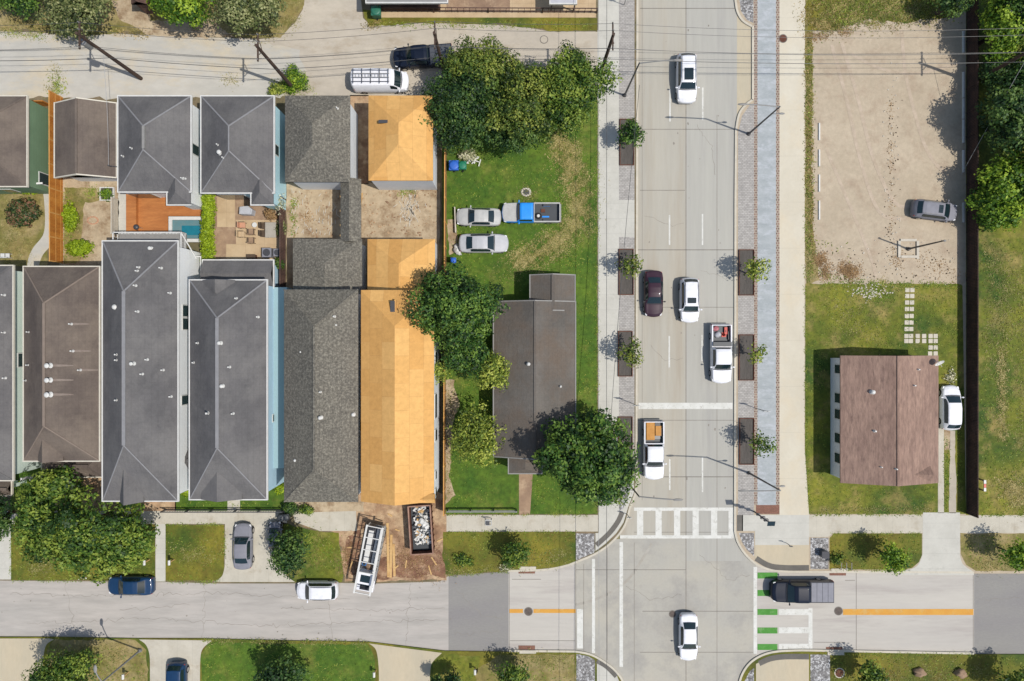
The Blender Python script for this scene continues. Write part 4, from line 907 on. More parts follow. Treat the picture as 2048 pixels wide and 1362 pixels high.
def tree(name,label,px,py,h,rx,ry,rz,mat,cat='tree',dens=60,leaf=.15,crad=.8,lobes=None,trunk=.22,group=None,seed=0,tz=BZ,jag=.5,bushy=False,n=6,spread=.42,base=None):
    "px,py: where the crown shows; h: height of the crown's centre"
    random.seed(seed*17+3)
    c=W(px,py,h)
    if base: b=W(base[0],base[1],tz)
    else: b=Vector((c.x,c.y,tz))
    t=thing(name,label,cat,(b.x,b.y,tz),0,group)
    if leaf>.13: dens*=1.65; leaf*=.78
    if lobes is None:
        lobes=[]
        for i in range(n):
            a=2*math.pi*i/n+random.random()*.8; q=spread*(.8+.5*random.random())
            lobes.append(((c.x+math.cos(a)*rx*q,c.y+math.sin(a)*ry*q,c.z+rz*random.uniform(-.3,.3)),rx*random.uniform(.45,.62),ry*random.uniform(.45,.62),rz*random.uniform(.6,.85)))
        lobes.append(((c.x,c.y,c.z+rz*.3),rx*.6,ry*.6,rz*.75))
    else:
        lobes=[((*W(q[0],q[1],q[2]),) if True else 0,q[3],q[4],q[5]) for q in lobes]
    P,Nn,S,T,cl=foliage(lobes,dens,leaf,crad,jag=jag)
    keep=P[:,2]>tz+.03; P,Nn,S,T=P[keep],Nn[keep],S[keep],T[keep]
    leaf_mesh('foliage' if bushy else 'crown',P,Nn,S,T,mat,t)
    m=MB(); top=Vector((c.x,c.y,c.z-rz*.25)); fork=b.lerp(top,.55 if not bushy else .2)
    fork.z=max(tz+.1,min(fork.z,c.z-rz*.3))
    m.tube([b,b.lerp(fork,.5)+Vector((.05,.04,0)),fork],[trunk*1.25,trunk*.95,trunk*.8],9)
    pick=random.sample(range(len(cl)),min(len(cl),16))
    for i in pick:
        e=Vector(cl[i]); mid=fork.lerp(e,.5)+Vector((random.uniform(-.2,.2),random.uniform(-.2,.2),.25*rz*.3))
        m.tube([fork,mid,e],[trunk*.55,trunk*.32,trunk*.1],6)
    m.build('stem' if bushy else 'trunk',X['bark'],t); return t

tree('tree','big rounded green tree on the verge above the parked blue sedan',170,1050,4.4,6.0,4.9,3.2,X['l_mid'],dens=62,leaf=.19,crad=.85,seed=1,trunk=.3,lobes=[(108,1010,4.6,2.9,2.9,2.2),(88,1070,4.0,2.0,2.2,1.9),(150,1090,4.2,3.4,2.2,2.2),(215,1060,5.0,3.4,2.6,2.4),(262,1075,4.0,2.2,2.6,2.0),(160,1045,5.8,3.2,2.6,2.2),(120,965,4.2,1.6,1.3,1.5),(205,1120,3.6,2.6,1.4,1.6)])
tree('tree','dark small leaved tree cut by the left edge above the pale driveway',-4,1035,3.6,1.7,2.6,1.8,X['l_deep'],leaf=.14,crad=.6,seed=2,n=5)
tree('tree','dark feathery tree at the top left beside the first utility pole',152,12,3.4,4.0,2.6,2.4,X['l_gry'],dens=70,leaf=.13,crad=.7,seed=3)
tree('tree','small dark green tree at the top left corner of the photo',36,-6,3.0,2.2,1.9,1.8,X['l_dark'],leaf=.15,seed=4)
tree('tree','bright green tree between the dark feathery and the pale flecked tree',362,2,3.6,3.3,2.2,2.3,X['l_bri'],dens=60,leaf=.17,seed=5)
tree('tree','pale flecked grey green tree behind the top of the second utility pole',502,14,3.6,3.6,2.9,2.3,X['l_gry'],dens=60,leaf=.15,crad=.65,seed=6)
G='trees of the grove at the corner of the alley and the avenue'
tree('tree','dark spreading tree at the left of the grove beside the orange garage roof',935,215,4.2,4.2,4.2,3.0,X['l_deep'],dens=60,leaf=.15,crad=.75,seed=7,group=G)
tree('tree','olive tree at the top of the grove reaching toward the navy alley pickup',962,140,4.6,3.9,2.5,2.6,X['l_oliv'],dens=64,leaf=.14,crad=.7,seed=8,group=G)
tree('tree','mixed green tree in the middle of the grove',1048,205,4.6,4.0,3.9,3.0,X['l_oliv'],dens=60,leaf=.15,crad=.75,seed=9,group=G)
tree('tree','brighter green tree at the right of the grove over the sidewalk',1140,172,4.8,3.9,3.4,2.8,X['l_mid'],dens=64,leaf=.15,crad=.7,seed=10,group=G)
tree('tree','shaded dark tree at the lower edge of the grove above the grass lot',1030,262,3.4,2.9,2.0,2.0,X['l_deep'],dens=64,leaf=.14,crad=.65,seed=11,group=G)
tree('tree','leafy tree at the lower right of the grove',1120,228,3.8,2.6,2.0,2.2,X['l_mid'],dens=64,leaf=.15,crad=.65,seed=12,group=G)
tree('tree','large deep green tree between the orange roof and the old grey house',912,612,6.0,3.75,3.7,3.3,X['l_dark'],dens=62,leaf=.16,crad=.8,n=7,spread=.5,seed=13,trunk=.32)
tree('tree','reddish tinged small tree leaning over the orange roof beside the large deep green tree',850,640,4.0,1.7,1.9,1.5,X['l_mid'],leaf=.15,crad=.55,seed=14)
tree('tree','green lower crown overlapping the fence beside the old house',932,700,4.6,2.1,2.2,1.8,X['l_dark'],dens=58,leaf=.16,crad=.7,seed=15)
tree('tree','yellowish small tree touching the left side of the old grey roof',985,740,4.3,2.0,1.6,1.6,X['l_yel'],dens=48,leaf=.15,crad=.55,seed=16)
tree('tree','thin brownish tree poking over the wood fence beside the orange roof',868,742,3.8,1.6,1.1,1.2,X['l_yel'],dens=30,leaf=.14,crad=.5,seed=17)
tree('tree','light yellow green tree between the wood fence and the old house',952,872,3.4,2.9,2.9,2.0,X['l_yel'],dens=30,leaf=.15,crad=.6,seed=18,jag=.5)
tree('tree','large dark glossy tree at the street corner beside the pickup with orange boards',1176,912,6.0,4.0,4.0,3.5,X['l_dark'],dens=60,leaf=.2,crad=.85,n=7,spread=.5,seed=19,trunk=.32)
tree('tree','thin flowering shrub tree at the corner under the large dark glossy tree',1225,985,2.6,1.8,1.4,1.2,X['l_mid'],dens=26,leaf=.12,crad=.5,seed=20)
GR='trees beyond the dark fence at the right edge'
tree('tree','bright yellow green tree beyond the fence under the bright wires',1998,62,3.2,1.6,3.0,2.1,X['l_bri'],dens=56,leaf=.17,seed=21,group=GR)
tree('tree','dark tree in the top right corner beyond the fence',2075,30,4.4,3.4,3.0,2.8,X['l_dark'],dens=56,leaf=.17,seed=22,group=GR)
tree('tree','dark tree beyond the fence whose shadow falls on the gravel lot',2028,235,3.6,3.0,4.2,2.6,X['l_deep'],dens=60,leaf=.18,crad=.85,seed=23,group=GR,trunk=.3)
tree('tree','yellow green tree beyond the fence level with the grey hatchback in the gravel lot',2003,384,2.7,2.6,4.0,2.0,X['l_bri'],dens=60,leaf=.19,seed=24,group=GR)
tree('tree','dark leafy tree cut by the right edge beyond the fence',2090,350,4.4,2.6,3.6,2.8,X['l_dark'],dens=50,leaf=.19,seed=25,group=GR)
tree('tree','added low dark tree standing in for shade in the gap beyond the fence',1992,150,1.9,1.9,1.6,1.5,X['l_deep'],seed=27,group=GR)  # added tree: its dark leaves stand in for the shadow between the real crowns
tree('tree','added dark tree standing in for shade by the right edge between the trees',2052,140,2.6,2.2,2.4,1.8,X['l_dark'],seed=28,group=GR)  # also added, a dark crown in place of shaded ground
tree('tree','dark green tree at the top edge beyond the fence',2022,8,3.2,2.2,1.8,2.0,X['l_mid'],seed=29,group=GR)
tree('tree','small dark tree hanging over the fence near the top of the gravel lot',1905,2,2.6,1.9,1.1,1.3,X['l_deep'],leaf=.15,seed=26)
# street trees in pits
PT='young street trees in the tree pits along the avenue'
ST=[(1262,268,2.8,1.15,'dense round young tree in the uppermost left tree pit',X['l_dark'],60,.12),
    (1259,533,2.6,1.2,'wispy young tree in the left tree pit beside the maroon sedan',X['l_oliv'],24,.13),
    (1261,703,2.6,1.3,'thin leaved young tree in the left tree pit below the maroon sedan',X['l_oliv'],26,.12),
    (1510,541,2.9,1.25,'wispy young tree in the uppermost right tree pit',X['l_yel'],26,.13),
    (1513,709,2.4,.95,'sparse yellowish young tree in the right tree pit beside the white pickup',X['l_yel'],20,.13),
    (1522,888,2.9,1.15,'young tree in the lowest right tree pit above the lamp post',X['l_mid'],26,.12)]
PITS=[((1239,238,1268,331),'uppermost tree pit on the left side of the avenue, under the dense round tree'),((1237,498,1267,590),'tree pit on the left side level with the maroon sedan'),
      ((1236,662,1265,753),'tree pit on the left side level with the white pickup'),((1236,833,1265,925),'lowest tree pit on the left, half hidden by the large dark tree'),
      ((1477,499,1508,591),'uppermost tree pit on the right side of the avenue'),((1477,669,1508,761),'tree pit on the right side next to the white pickup'),((1478,836,1508,929),'lowest tree pit on the right side of the avenue')]
for i,(px,py,h,r,l,mt,dn,lf) in enumerate(ST):
    tree('street_tree',l,px,py,h,r,r,r*.9,mt,dens=dn*1.3,leaf=lf,crad=.42,n=5,spread=.45,trunk=.06,group=PT,seed=40+i,jag=.6)
for (x0,y0,x1,y1),l in PITS:
    z=BZ+.02; a=W(x0,y0,z); b=W(x1,y1,z); t=thing('tree_pit',l,'planter',((a.x+b.x)/2,(a.y+b.y)/2,z),0,'tree pits along the avenue')
    MB().box(a.x+.05,b.y+.05,z-.03,b.x-.05,a.y-.05,z+.012).build('soil',X['soil'],t)
    m=MB(); w=.07
    m.box(a.x,b.y,z-.03,a.x+w,a.y,z+.14);m.box(b.x-w,b.y,z-.03,b.x,a.y,z+.14);m.box(a.x+w,a.y-w,z-.03,b.x-w,a.y,z+.14);m.box(a.x+w,b.y,z-.03,b.x-w,b.y+w,z+.14);m.build('frame',X['rust'],t)
# verge trees
tree('tree','small round tree on the lawn strip above the brick drain',1029,1106,2.1,1.4,1.4,1.3,X['l_mid'],leaf=.12,crad=.5,seed=50,trunk=.07,base=(1020,1104))
tree('tree','yellow green young tree at the kerb above the yellow line',1785,1117,2.6,1.35,1.4,1.3,X['l_bri'],leaf=.12,crad=.48,seed=51,trunk=.07)
tree('tree','young green tree on the verge cut by the right edge of the photo',2036,1112,2.8,1.5,1.5,1.4,X['l_bri'],leaf=.13,crad=.5,seed=52,trunk=.07)
tree('tree','young tree at the bottom left of the junction beside the gravel bed',1024,1352,2.2,1.6,1.3,1.3,X['l_mid'],leaf=.13,crad=.5,seed=53,trunk=.07)
tree('tree','young dark tree at the bottom right verge below the drain',1742,1352,2.4,1.5,1.5,1.4,X['l_mid'],leaf=.13,crad=.5,seed=54,trunk=.07)
tree('tree','young tree at the bottom right corner of the photo',2030,1370,2.6,1.7,1.7,1.5,X['l_mid'],leaf=.13,crad=.5,seed=55,trunk=.07)
tree('tree','tree with a bluish shadow between the bottom left driveways',135,1345,3.2,3.3,2.4,2.3,X['l_mid'],dens=52,leaf=.15,crad=.65,seed=56)
tree('tree','dark spiky tree on the bottom lawn cut by the photo edge',562,1358,2.6,2.4,1.9,1.8,X['l_deep'],dens=44,leaf=.18,crad=.55,seed=57,jag=.6)
tree('tree','dark tree beside the driveway overhanging the small grey sedan',582,1102,3.2,2.1,2.0,1.7,X['l_deep'],dens=46,leaf=.15,crad=.6,seed=58,jag=.5)
tree('tree','small conifer at the bottom beside the tan driveway',905,1358,1.8,.9,.8,1.5,X['l_deep'],leaf=.11,crad=.35,seed=59,trunk=.06)
tree('tree','small conifer cut by the bottom edge between driveway and verge',876,1362,1.7,.7,.7,1.4,X['l_deep'],leaf=.11,crad=.3,seed=60,trunk=.06)
# shrubs and hedges
def shrub(label,px,py,h,rx,ry,rz,mat,seed,name='shrub',cat='shrub',**k):
    k.setdefault('leaf',.09); k.setdefault('crad',.32); k.setdefault('dens',150)
    return tree(name,label,px,py,h,rx,ry,rz,mat,cat=cat,trunk=.05,bushy=True,seed=seed,**k)
shrub('rose bush with pink flecks in the round bed of the leftmost yard',45,425,.8,1.7,1.5,.8,X['l_rose'],70,leaf=.11)
shrub('clipped lime green dome shrub in the sandy yard beside the cedar fence',160,496,.7,1.6,1.1,.65,X['l_lime'],71,spread=.3,jag=.05,crad=.25)
shrub('long bright green shrub against the cedar fence above the lime dome',142,434,.6,.75,1.7,.6,X['l_lime'],72,spread=.45,jag=.1,crad=.25)
t = thing('hedge','tall lime green hedge between the pool and the tan paved yard','hedge',tuple(W(417,455,BZ)))
lb=[]
for i in range(17):
    y=390+i*8.2; c=W(417+random.uniform(-2,2),y,1.2); lb.append(((c.x,c.y,1.15),.55,.42,.95))
P,Nn,S,T,cl=foliage(lb,190,.085,.26,jag=.12); leaf_mesh('foliage',P,Nn,S,T,X['l_lime'],t)
m=MB()
for i in range(9): c=W(417,394+i*16,BZ); m.cyl(c,.04,BZ-.02,1.6,6)
m.build('stems',X['bark'],t)
shrub('narrow green hedge under the cottage at the left edge',48,381,.5,1.5,.32,.4,X['l_lime'],73,spread=.5,jag=.1,crad=.2)
shrub('dense green weeds at the foot of the second utility pole',588,160,.7,1.4,1.5,.6,X['l_bri'],74)
shrub('olive weeds left of the second utility pole',560,178,.4,1.2,.7,.35,X['l_yel'],75)
shrub('dark bush at the lawn corner beside the trash bins',582,1015,.6,1.0,.6,.6,X['l_deep'],76)
shrub('small olive bush on the sidewalk beside the new grey house',612,1020,.5,.7,.45,.45,X['l_mid'],77)
shrub('pale weeds between the metal fence and the bins in the grass lot',936,310,.5,1.0,.6,.4,X['l_bare'],78)
shrub('bright yellow plant by the porch of the charcoal grey house',560,978,.5,.6,.5,.4,X['l_lime'],79)
shrub('small yellow plant between the long grey and charcoal house fronts',374,984,.4,.45,.35,.35,X['l_lime'],80)
shrub('grey green weeds behind the white hatchback on the driveway',1903,754,.3,.6,.8,.25,X['l_bare'],83,dens=70)
shrub('olive shrub under the front window of the large dark tree',1010,1135,.25,.8,.4,.2,X['l_bare'],84,dens=60)
shrub('low dark groundcover on the lawn strip left of the small round tree',925,1118,.3,1.2,.7,.25,X['l_mid'],85,dens=90)
shrub('bare branched shrub between the pale blue garage and the dark fence',558,410,1.6,.8,1.1,1.0,X['l_bare'],86,dens=30)
shrub('brown shrub in the corner of the tan paved yard',540,428,.5,.6,.5,.5,X['l_brown'],87)
shrub('grey green planting beside the patio table',562,460,.5,.35,1.0,.4,X['l_gry'],88)
shrub('ivy patch at the corner of the charcoal house back wing',560,528,1.0,.4,.6,.7,X['l_mid'],89)
shrub('weedy shrub by the traffic cabinet on the right verge',1673,1118,.5,.7,.6,.4,X['l_mid'],90,dens=70)
shrub('green herbs filling the small white framed bed',213,388,.25,.55,.5,.2,X['l_bri'],91)
# scattered grass blades and weeds
def inside(P, x, y):
    r = np.zeros(len(x), bool); n = len(P); j = n-1
    for i in range(n):
        xi, yi = P[i]; xj, yj = P[j]
        c = ((yi > y) != (yj > y)) & (x < (xj-xi)*(y-yi)/((yj-yi) or 1e-9)+xi); r ^= c; j = i
    return r
def scatter(name, polys, per, size, mat, hgt=.06, clump=.55, thr=0.0):
    P=[];Nn=[];S=[];T=[]
    for Q in polys:
        A=np.array(Q); x0,y0=A.min(0); x1,y1=A.max(0); x0=max(x0,-20);x1=min(x1,2068);y0=max(y0,-20);y1=min(y1,1382)
        n=int((x1-x0)*(y1-y0)/400*per)
        if n<1: continue
        x=x0+(x1-x0)*RNG.random(n); y=y0+(y1-y0)*RNG.random(n)
        k=inside(Q,x,y); x,y=x[k],y[k]
        f=np.sin(x*.043+1.3*np.sin(y*.031))*np.sin(y*.051+x*.013)+.5*np.sin(x*.17)*np.sin(y*.19)
        k=RNG.random(len(x))<(clump+(1-clump)*f-thr); x,y,f=x[k],y[k],f[k]; n=len(x)
        k_=(CAM_H-BZ)/CAM_H/20; px=(x-1024)*k_; py=(681-y)*k_
        P.append(np.stack([px,py,BZ+.01+hgt*RNG.random(n)],1)); nn=RNG.normal(size=(n,3))*.55; nn[:,2]+=.9; nn/=np.linalg.norm(nn,axis=1)[:,None]; Nn.append(nn)
        S.append(size*(.5+RNG.random(n))); T.append(np.clip(.5+.25*f+.22*RNG.normal(size=n),0,1))
    return tag(leaf_mesh(name,np.concatenate(P),np.concatenate(Nn),np.concatenate(S),np.concatenate(T),mat,None,aspect=.3),kind='stuff')
LOT=[(900,300),(1192,260),(1192,1024),(1068,1024),(1060,950),(1150,950),(1156,545),(1030,545),(985,600),(985,1016),(898,1016)]
scatter('lawn_blades',[LOT,[(24,1052),(308,1052),(308,1158),(24,1158)],[(333,1052),(446,1052),(446,1158),(333,1158)],[(886,1068),(1150,1068),(1150,1122),(1018,1138),(890,1146)],
   [(1661,1078),(1842,1069),(1842,1110),(1820,1136),(1661,1136)],[(1615,576),(1920,576),(1920,704),(1615,704)],[(1622,704),(1650,704),(1650,1026),(1620,1026)],[(1650,970),(1868,970),(1868,1024),(1650,1024)],
   [(1880,704),(1924,704),(1924,1024),(1913,1024),(1913,850),(1880,740)],[(406,1290),(734,1292),(748,1325),(750,1370),(406,1370)],[(870,1320),(960,1314),(950,1345),(935,1370),(870,1370)],[(572,1056),(676,1070),(684,1160),(584,1160)],
   [(355,1003),(582,1003),(582,1017),(355,1017)],[(24,955),(60,955),(60,1020),(24,1020)]],34,.085,X['gt'])
scatter('field_blades',[[(1962,480),(2068,480),(2068,1026),(1962,1026)],[(1663,1312),(2060,1312),(2060,1380),(1663,1380)],[(1924,1070),(2060,1070),(2060,1140),(1950,1138),(1926,1110)],[(1004,1312),(1148,1312),(1148,1380),(960,1380)],
   [(96,1286),(290,1300),(294,1380),(96,1380)]],26,.1,X['gt'])
scatter('dry_blades',[[(1120,265),(1140,262),(1172,330),(1184,400),(1184,460),(1130,520),(1040,532),(1040,500),(1100,470),(1134,430),(1128,370)],[(10,400),(80,400),(60,520),(0,524)],[(0,0),(230,0),(200,60),(0,58)],
   [(440,0),(606,0),(590,44),(556,72),(420,70)],[(1614,0),(1920,0),(1900,36),(1740,38),(1690,54),(1614,60)],[(1612,60),(1624,60),(1626,560),(1614,560)],[(740,40),(1190,42),(1190,58),(990,46),(740,48)],
   [(1964,500),(2050,500),(2050,620),(1990,760),(1970,740)],[(580,1046),(676,1066),(684,1100),(676,1150),(620,1080)],[(126,376),(190,378),(170,402),(158,520),(128,520)]],22,.09,X['gtd'])
scatter('weeds',[[(1615,0),(1900,0),(1860,38),(1740,36),(1690,52),(1615,58)],[(1612,200),(1626,200),(1628,500),(1612,500)],[(572,380),(600,380),(600,470),(575,470)],[(560,150),(620,150),(620,186),(560,186)],[(90,150),(130,130),(140,190),(95,190)],[(1630,480),(1700,480),(1700,560),(1630,560)]],30,.13,X['l_yel'],.12,.2,.1)

def soft(name, paths, size, mat, hgt=.05):
    "blades thrown round a line so the patch fades out at its edge: (points, spread px, number)"
    P=[];Nn=[];S=[];T=[]
    for pts,sp,n in paths:
        n=int(n*2.3)
        pts=np.array(pts,float); seg=np.diff(pts,axis=0); ln=np.hypot(seg[:,0],seg[:,1])+1e-6; i=RNG.choice(len(seg),n,p=ln/ln.sum()); f=RNG.random(n)
        x=pts[i,0]+seg[i,0]*f; y=pts[i,1]+seg[i,1]*f
        x=x+RNG.normal(size=n)*sp; y=y+RNG.normal(size=n)*sp
        g=np.sin(x*.09+2*np.sin(y*.05))*np.sin(y*.11+x*.03)+.6*np.sin(x*.31+y*.07)*np.sin(y*.27)
        k=RNG.random(n)<.55+.45*g; x,y,g=x[k],y[k],g[k]; n=len(x); k_=(CAM_H-BZ)/CAM_H/20
        P.append(np.stack([(x-1024)*k_,(681-y)*k_,BZ+.015+hgt*RNG.random(n)],1)); nn=RNG.normal(size=(n,3))*.5; nn[:,2]+=1; nn/=np.linalg.norm(nn,axis=1)[:,None]; Nn.append(nn)
        S.append(size*(.4+1.1*RNG.random(n))); T.append(np.clip(.5+.2*g+.22*RNG.normal(size=n),0,1))
    return tag(leaf_mesh(name,np.concatenate(P),np.concatenate(Nn),np.concatenate(S),np.concatenate(T),mat,None,aspect=.4),kind='stuff')
soft('straw_grass',[([(1120,275),(1138,320),(1150,370)],13,3600),([(1150,370),(1160,430),(1140,465)],11,2600),([(1140,465),(1080,505),(1035,520)],12,3400),([(2003,700),(2004,790),(2006,880)],6,900),([(2010,970),(2045,1000)],13,1600),([(1770,560),(1770,590)],8,200)],.07,X['l_straw'])
soft('dry_grass',[([(1118,270),(1142,320),(1158,370),(1160,430),(1130,475),(1070,515),(1040,525)],12,9500),([(1118,270),(1142,320),(1158,370),(1160,430),(1130,475),(1070,515),(1000,540)],20,5200),([(1172,360),(1176,470)],8,900),([(1052,384),(1060,392)],9,500),([(2003,700),(2004,790),(2006,880)],7,900),
  ([(2010,960),(2045,1000)],16,1500),([(1990,500),(2010,600),(1985,700)],16,2200),([(2040,560),(2044,900)],10,1400),([(1670,610),(1740,640),(1700,680)],22,1200),([(1640,1020),(1860,1018)],4,700),
  ([(1616,80),(1617,560)],4,1500),([(1620,50),(1690,40),(1780,30),(1880,20)],14,3200),([(1700,10),(1850,5)],14,1600),([(0,60),(100,66),(210,64)],7,900),([(500,72),(560,60),(596,30)],9,900),([(100,190),(112,140)],8,500),
  ([(350,1110),(440,1104)],12,700),([(60,1140),(110,1120)],12,600),([(1040,1128),(1140,1110)],10,500),([(890,1144),(1010,1136)],4,450),([(1960,1130),(2048,1120)],9,600),([(1700,1345),(1990,1350)],16,1400),([(980,1316),(1140,1320)],9,700),
  ([(160,1296),(250,1310)],10,700),([(410,1283),(730,1286)],3,700),([(896,770),(900,860),(894,1000)],6,500),([(450,165),(470,160)],8,160),([(20,450),(30,510)],18,900)],.062,X['gtd'])
soft('green_growth',[([(1618,90),(1619,560)],5,1500),([(1640,30),(1760,20),(1900,10)],15,3600),([(1120,420),(1140,520)],18,900),([(740,48),(1180,52)],4,900),([(588,400),(586,470)],4,420),([(130,380),(140,520)],7,500),([(178,388),(190,380)],7,200),
  ([(1710,578),(1780,590)],9,900),([(1893,880),(1893,1020)],3,500),([(1640,545),(1700,566),(1900,572)],4,700),([(560,170),(620,180)],9,600),([(600,1070),(670,1120)],14,900),([(800,385),(830,378)],6,160),([(0,66),(140,74),(190,70)],5,500),([(110,150),(118,185)],5,260)],.07,X['gt'])
soft('weedy_growth',[([(1620,20),(1740,24),(1900,8)],17,4200),([(1620,50),(1680,48)],10,900),([(1617,80),(1619,300),(1622,540)],4.5,1500),([(20,40),(110,60),(180,56)],10,700),([(230,60),(300,70)],6,300),([(730,50),(760,46)],5,250)],.085,X['l_weed'])
soft('lawn_edges',[([(1195,200),(1195,1024)],2.2,1500),([(1611,572),(1613,900),(1620,1026)],2.2,800),([(895,1029),(1190,1029)],2,420),([(895,1064),(1150,1064)],2,420),([(1662,1067),(1842,1067)],2,300),([(1625,1029),(1844,1029)],2,360),([(1962,1030),(2046,1030)],2,200),([(22,1050),(22,1158)],2,200),([(333,1049),(446,1049)],2,200),([(449,1060),(449,1130)],2,160),([(24,1160),(308,1162)],2.5,420),([(333,1163),(440,1163)],2.5,240),([(404,1281),(736,1285)],2.5,500),([(1660,1139),(1820,1140)],2,260),([(1640,1307),(1946,1309)],2,420),([(1640,569),(1920,571)],4,800),([(898,1150),(1016,1143)],2,260)],.06,X['gt'])
soft('dead_brush',[([(1640,515),(1652,552)],8,700),([(1690,545),(1705,540)],10,700),([(1636,510),(1650,550)],7,700),([(1680,545),(1712,540)],9,900),([(1618,200),(1622,480)],3,900),([(1612,70),(1640,74),(1700,62)],5,500),([(1780,190),(1786,520)],4,240),([(1840,520),(1915,560)],14,260),([(1790,505),(1800,530)],8,160),([(700,1080),(690,1140)],7,500),([(790,1110),(880,1140)],16,900),([(610,425),(616,440)],6,160)],.065,X['l_brown'])
# ---------------------------------------------------------------- vehicles (built along +x, nose at +L/2)
# u from the nose to the tail, half width, belt height, top height, half width of the top (shares)
KT = {
 'sedan': dict(k=[(0,.66,.56,.60,.50),(.02,.80,.64,.69,.64),(.06,.92,.70,.78,.74),(.14,.985,.76,.86,.80),(.26,1,.84,.95,.82),(.285,1,.88,.99,.80),(.42,1,.92,1.37,.63),(.50,1,.93,1.44,.65),(.62,1,.93,1.43,.64),(.71,1,.94,1.36,.62),(.85,.99,.95,1.06,.70),(.88,.98,.93,1.03,.76),(.96,.93,.88,.97,.74),(.99,.84,.78,.86,.66),(1,.72,.6,.66,.5)],
   ws=(.29,.415), rw=(.72,.845), side=(.36,.76)),
 'suv': dict(k=[(0,.70,.66,.74,.56),(.02,.84,.78,.86,.70),(.08,.95,.90,.98,.80),(.22,1,1.0,1.08,.84),(.245,1,1.02,1.12,.82),(.36,1,1.05,1.58,.70),(.42,1,1.05,1.66,.72),(.70,1,1.06,1.68,.72),(.88,.99,1.06,1.62,.70),(.965,.95,1.04,1.16,.74),(.985,.90,.92,1.0,.72),(1,.80,.7,.76,.6)],
   ws=(.25,.355), rw=(.89,.96), side=(.31,.90)),
 'hatch': dict(k=[(0,.66,.60,.66,.52),(.025,.80,.72,.80,.66),(.08,.93,.80,.90,.76),(.20,1,.90,1.0,.80),(.225,1,.92,1.04,.78),(.38,1,.96,1.45,.66),(.50,1,.97,1.52,.68),(.78,1,.98,1.50,.67),(.85,.98,.98,1.44,.66),(.95,.93,.96,1.12,.70),(.98,.88,.86,.94,.68),(1,.76,.66,.72,.56)],
   ws=(.23,.375), rw=(.86,.945), side=(.29,.84)),
 'van': dict(k=[(0,.74,.8,.9,.6),(.02,.88,.92,1.02,.74),(.09,.97,1.05,1.18,.82),(.12,1,1.1,1.24,.84),(.23,1,1.15,1.9,.78),(.27,1,1.2,2.05,.80),(.6,1,1.2,2.1,.82),(.97,1,1.2,2.08,.82),(.985,.98,1.15,2.0,.80),(1,.95,.9,1.8,.78)],
   ws=(.125,.225), rw=None, side=(.17,.30)),
 'pickup': dict(k=[(0,.72,.80,.86,.62),(.015,.86,.92,.98,.76),(.06,.96,1.0,1.07,.84),(.22,1,1.05,1.13,.86),(.24,1,1.08,1.17,.84),(.33,1,1.12,1.66,.72),(.38,1,1.12,1.76,.74),(.54,1,1.12,1.77,.74),(.585,1,1.12,1.68,.73),(.61,1,1.1,1.16,.78),(.615,1,1.08,1.10,.80)],
   ws=(.245,.325), rw=(.588,.608), side=(.29,.575)),
 'oldpickup': dict(k=[(0,.86,.85,.88,.78),(.015,.95,.95,.98,.86),(.24,1,1.05,1.10,.90),(.255,1,1.08,1.14,.88),(.31,1,1.1,1.66,.80),(.34,1,1.1,1.72,.80),(.50,1,1.1,1.72,.80),(.53,1,1.1,1.66,.80),(.54,1,1.08,1.14,.86),(.545,1,1.06,1.08,.88)],
   ws=(.26,.305), rw=(.53,.539), side=(.30,.52)),
}
def sect(K, u, L, Wd, H):
    ks = K['k']
    for a, b in zip(ks[:-1], ks[1:]):
        if u <= b[0]+1e-9: break
    f = (u-a[0])/max(b[0]-a[0],1e-9); f = min(1,max(0,f)); v = [a[i]+(b[i]-a[i])*f for i in range(5)]
    w = v[1]*Wd/2; zb = v[2]*H; zt = v[3]*H; rw = v[4]*Wd/2
    return L/2-u*L, [(w*.88,.24),(w*.985,.34),(w,.55*1),(w*.985,zb*.93),(w*.94,zb),(rw*1.03,zt-.07*(zt-zb)-.012),(rw*.95,zt-.03),(rw*.6,zt-.004),(0,zt)]
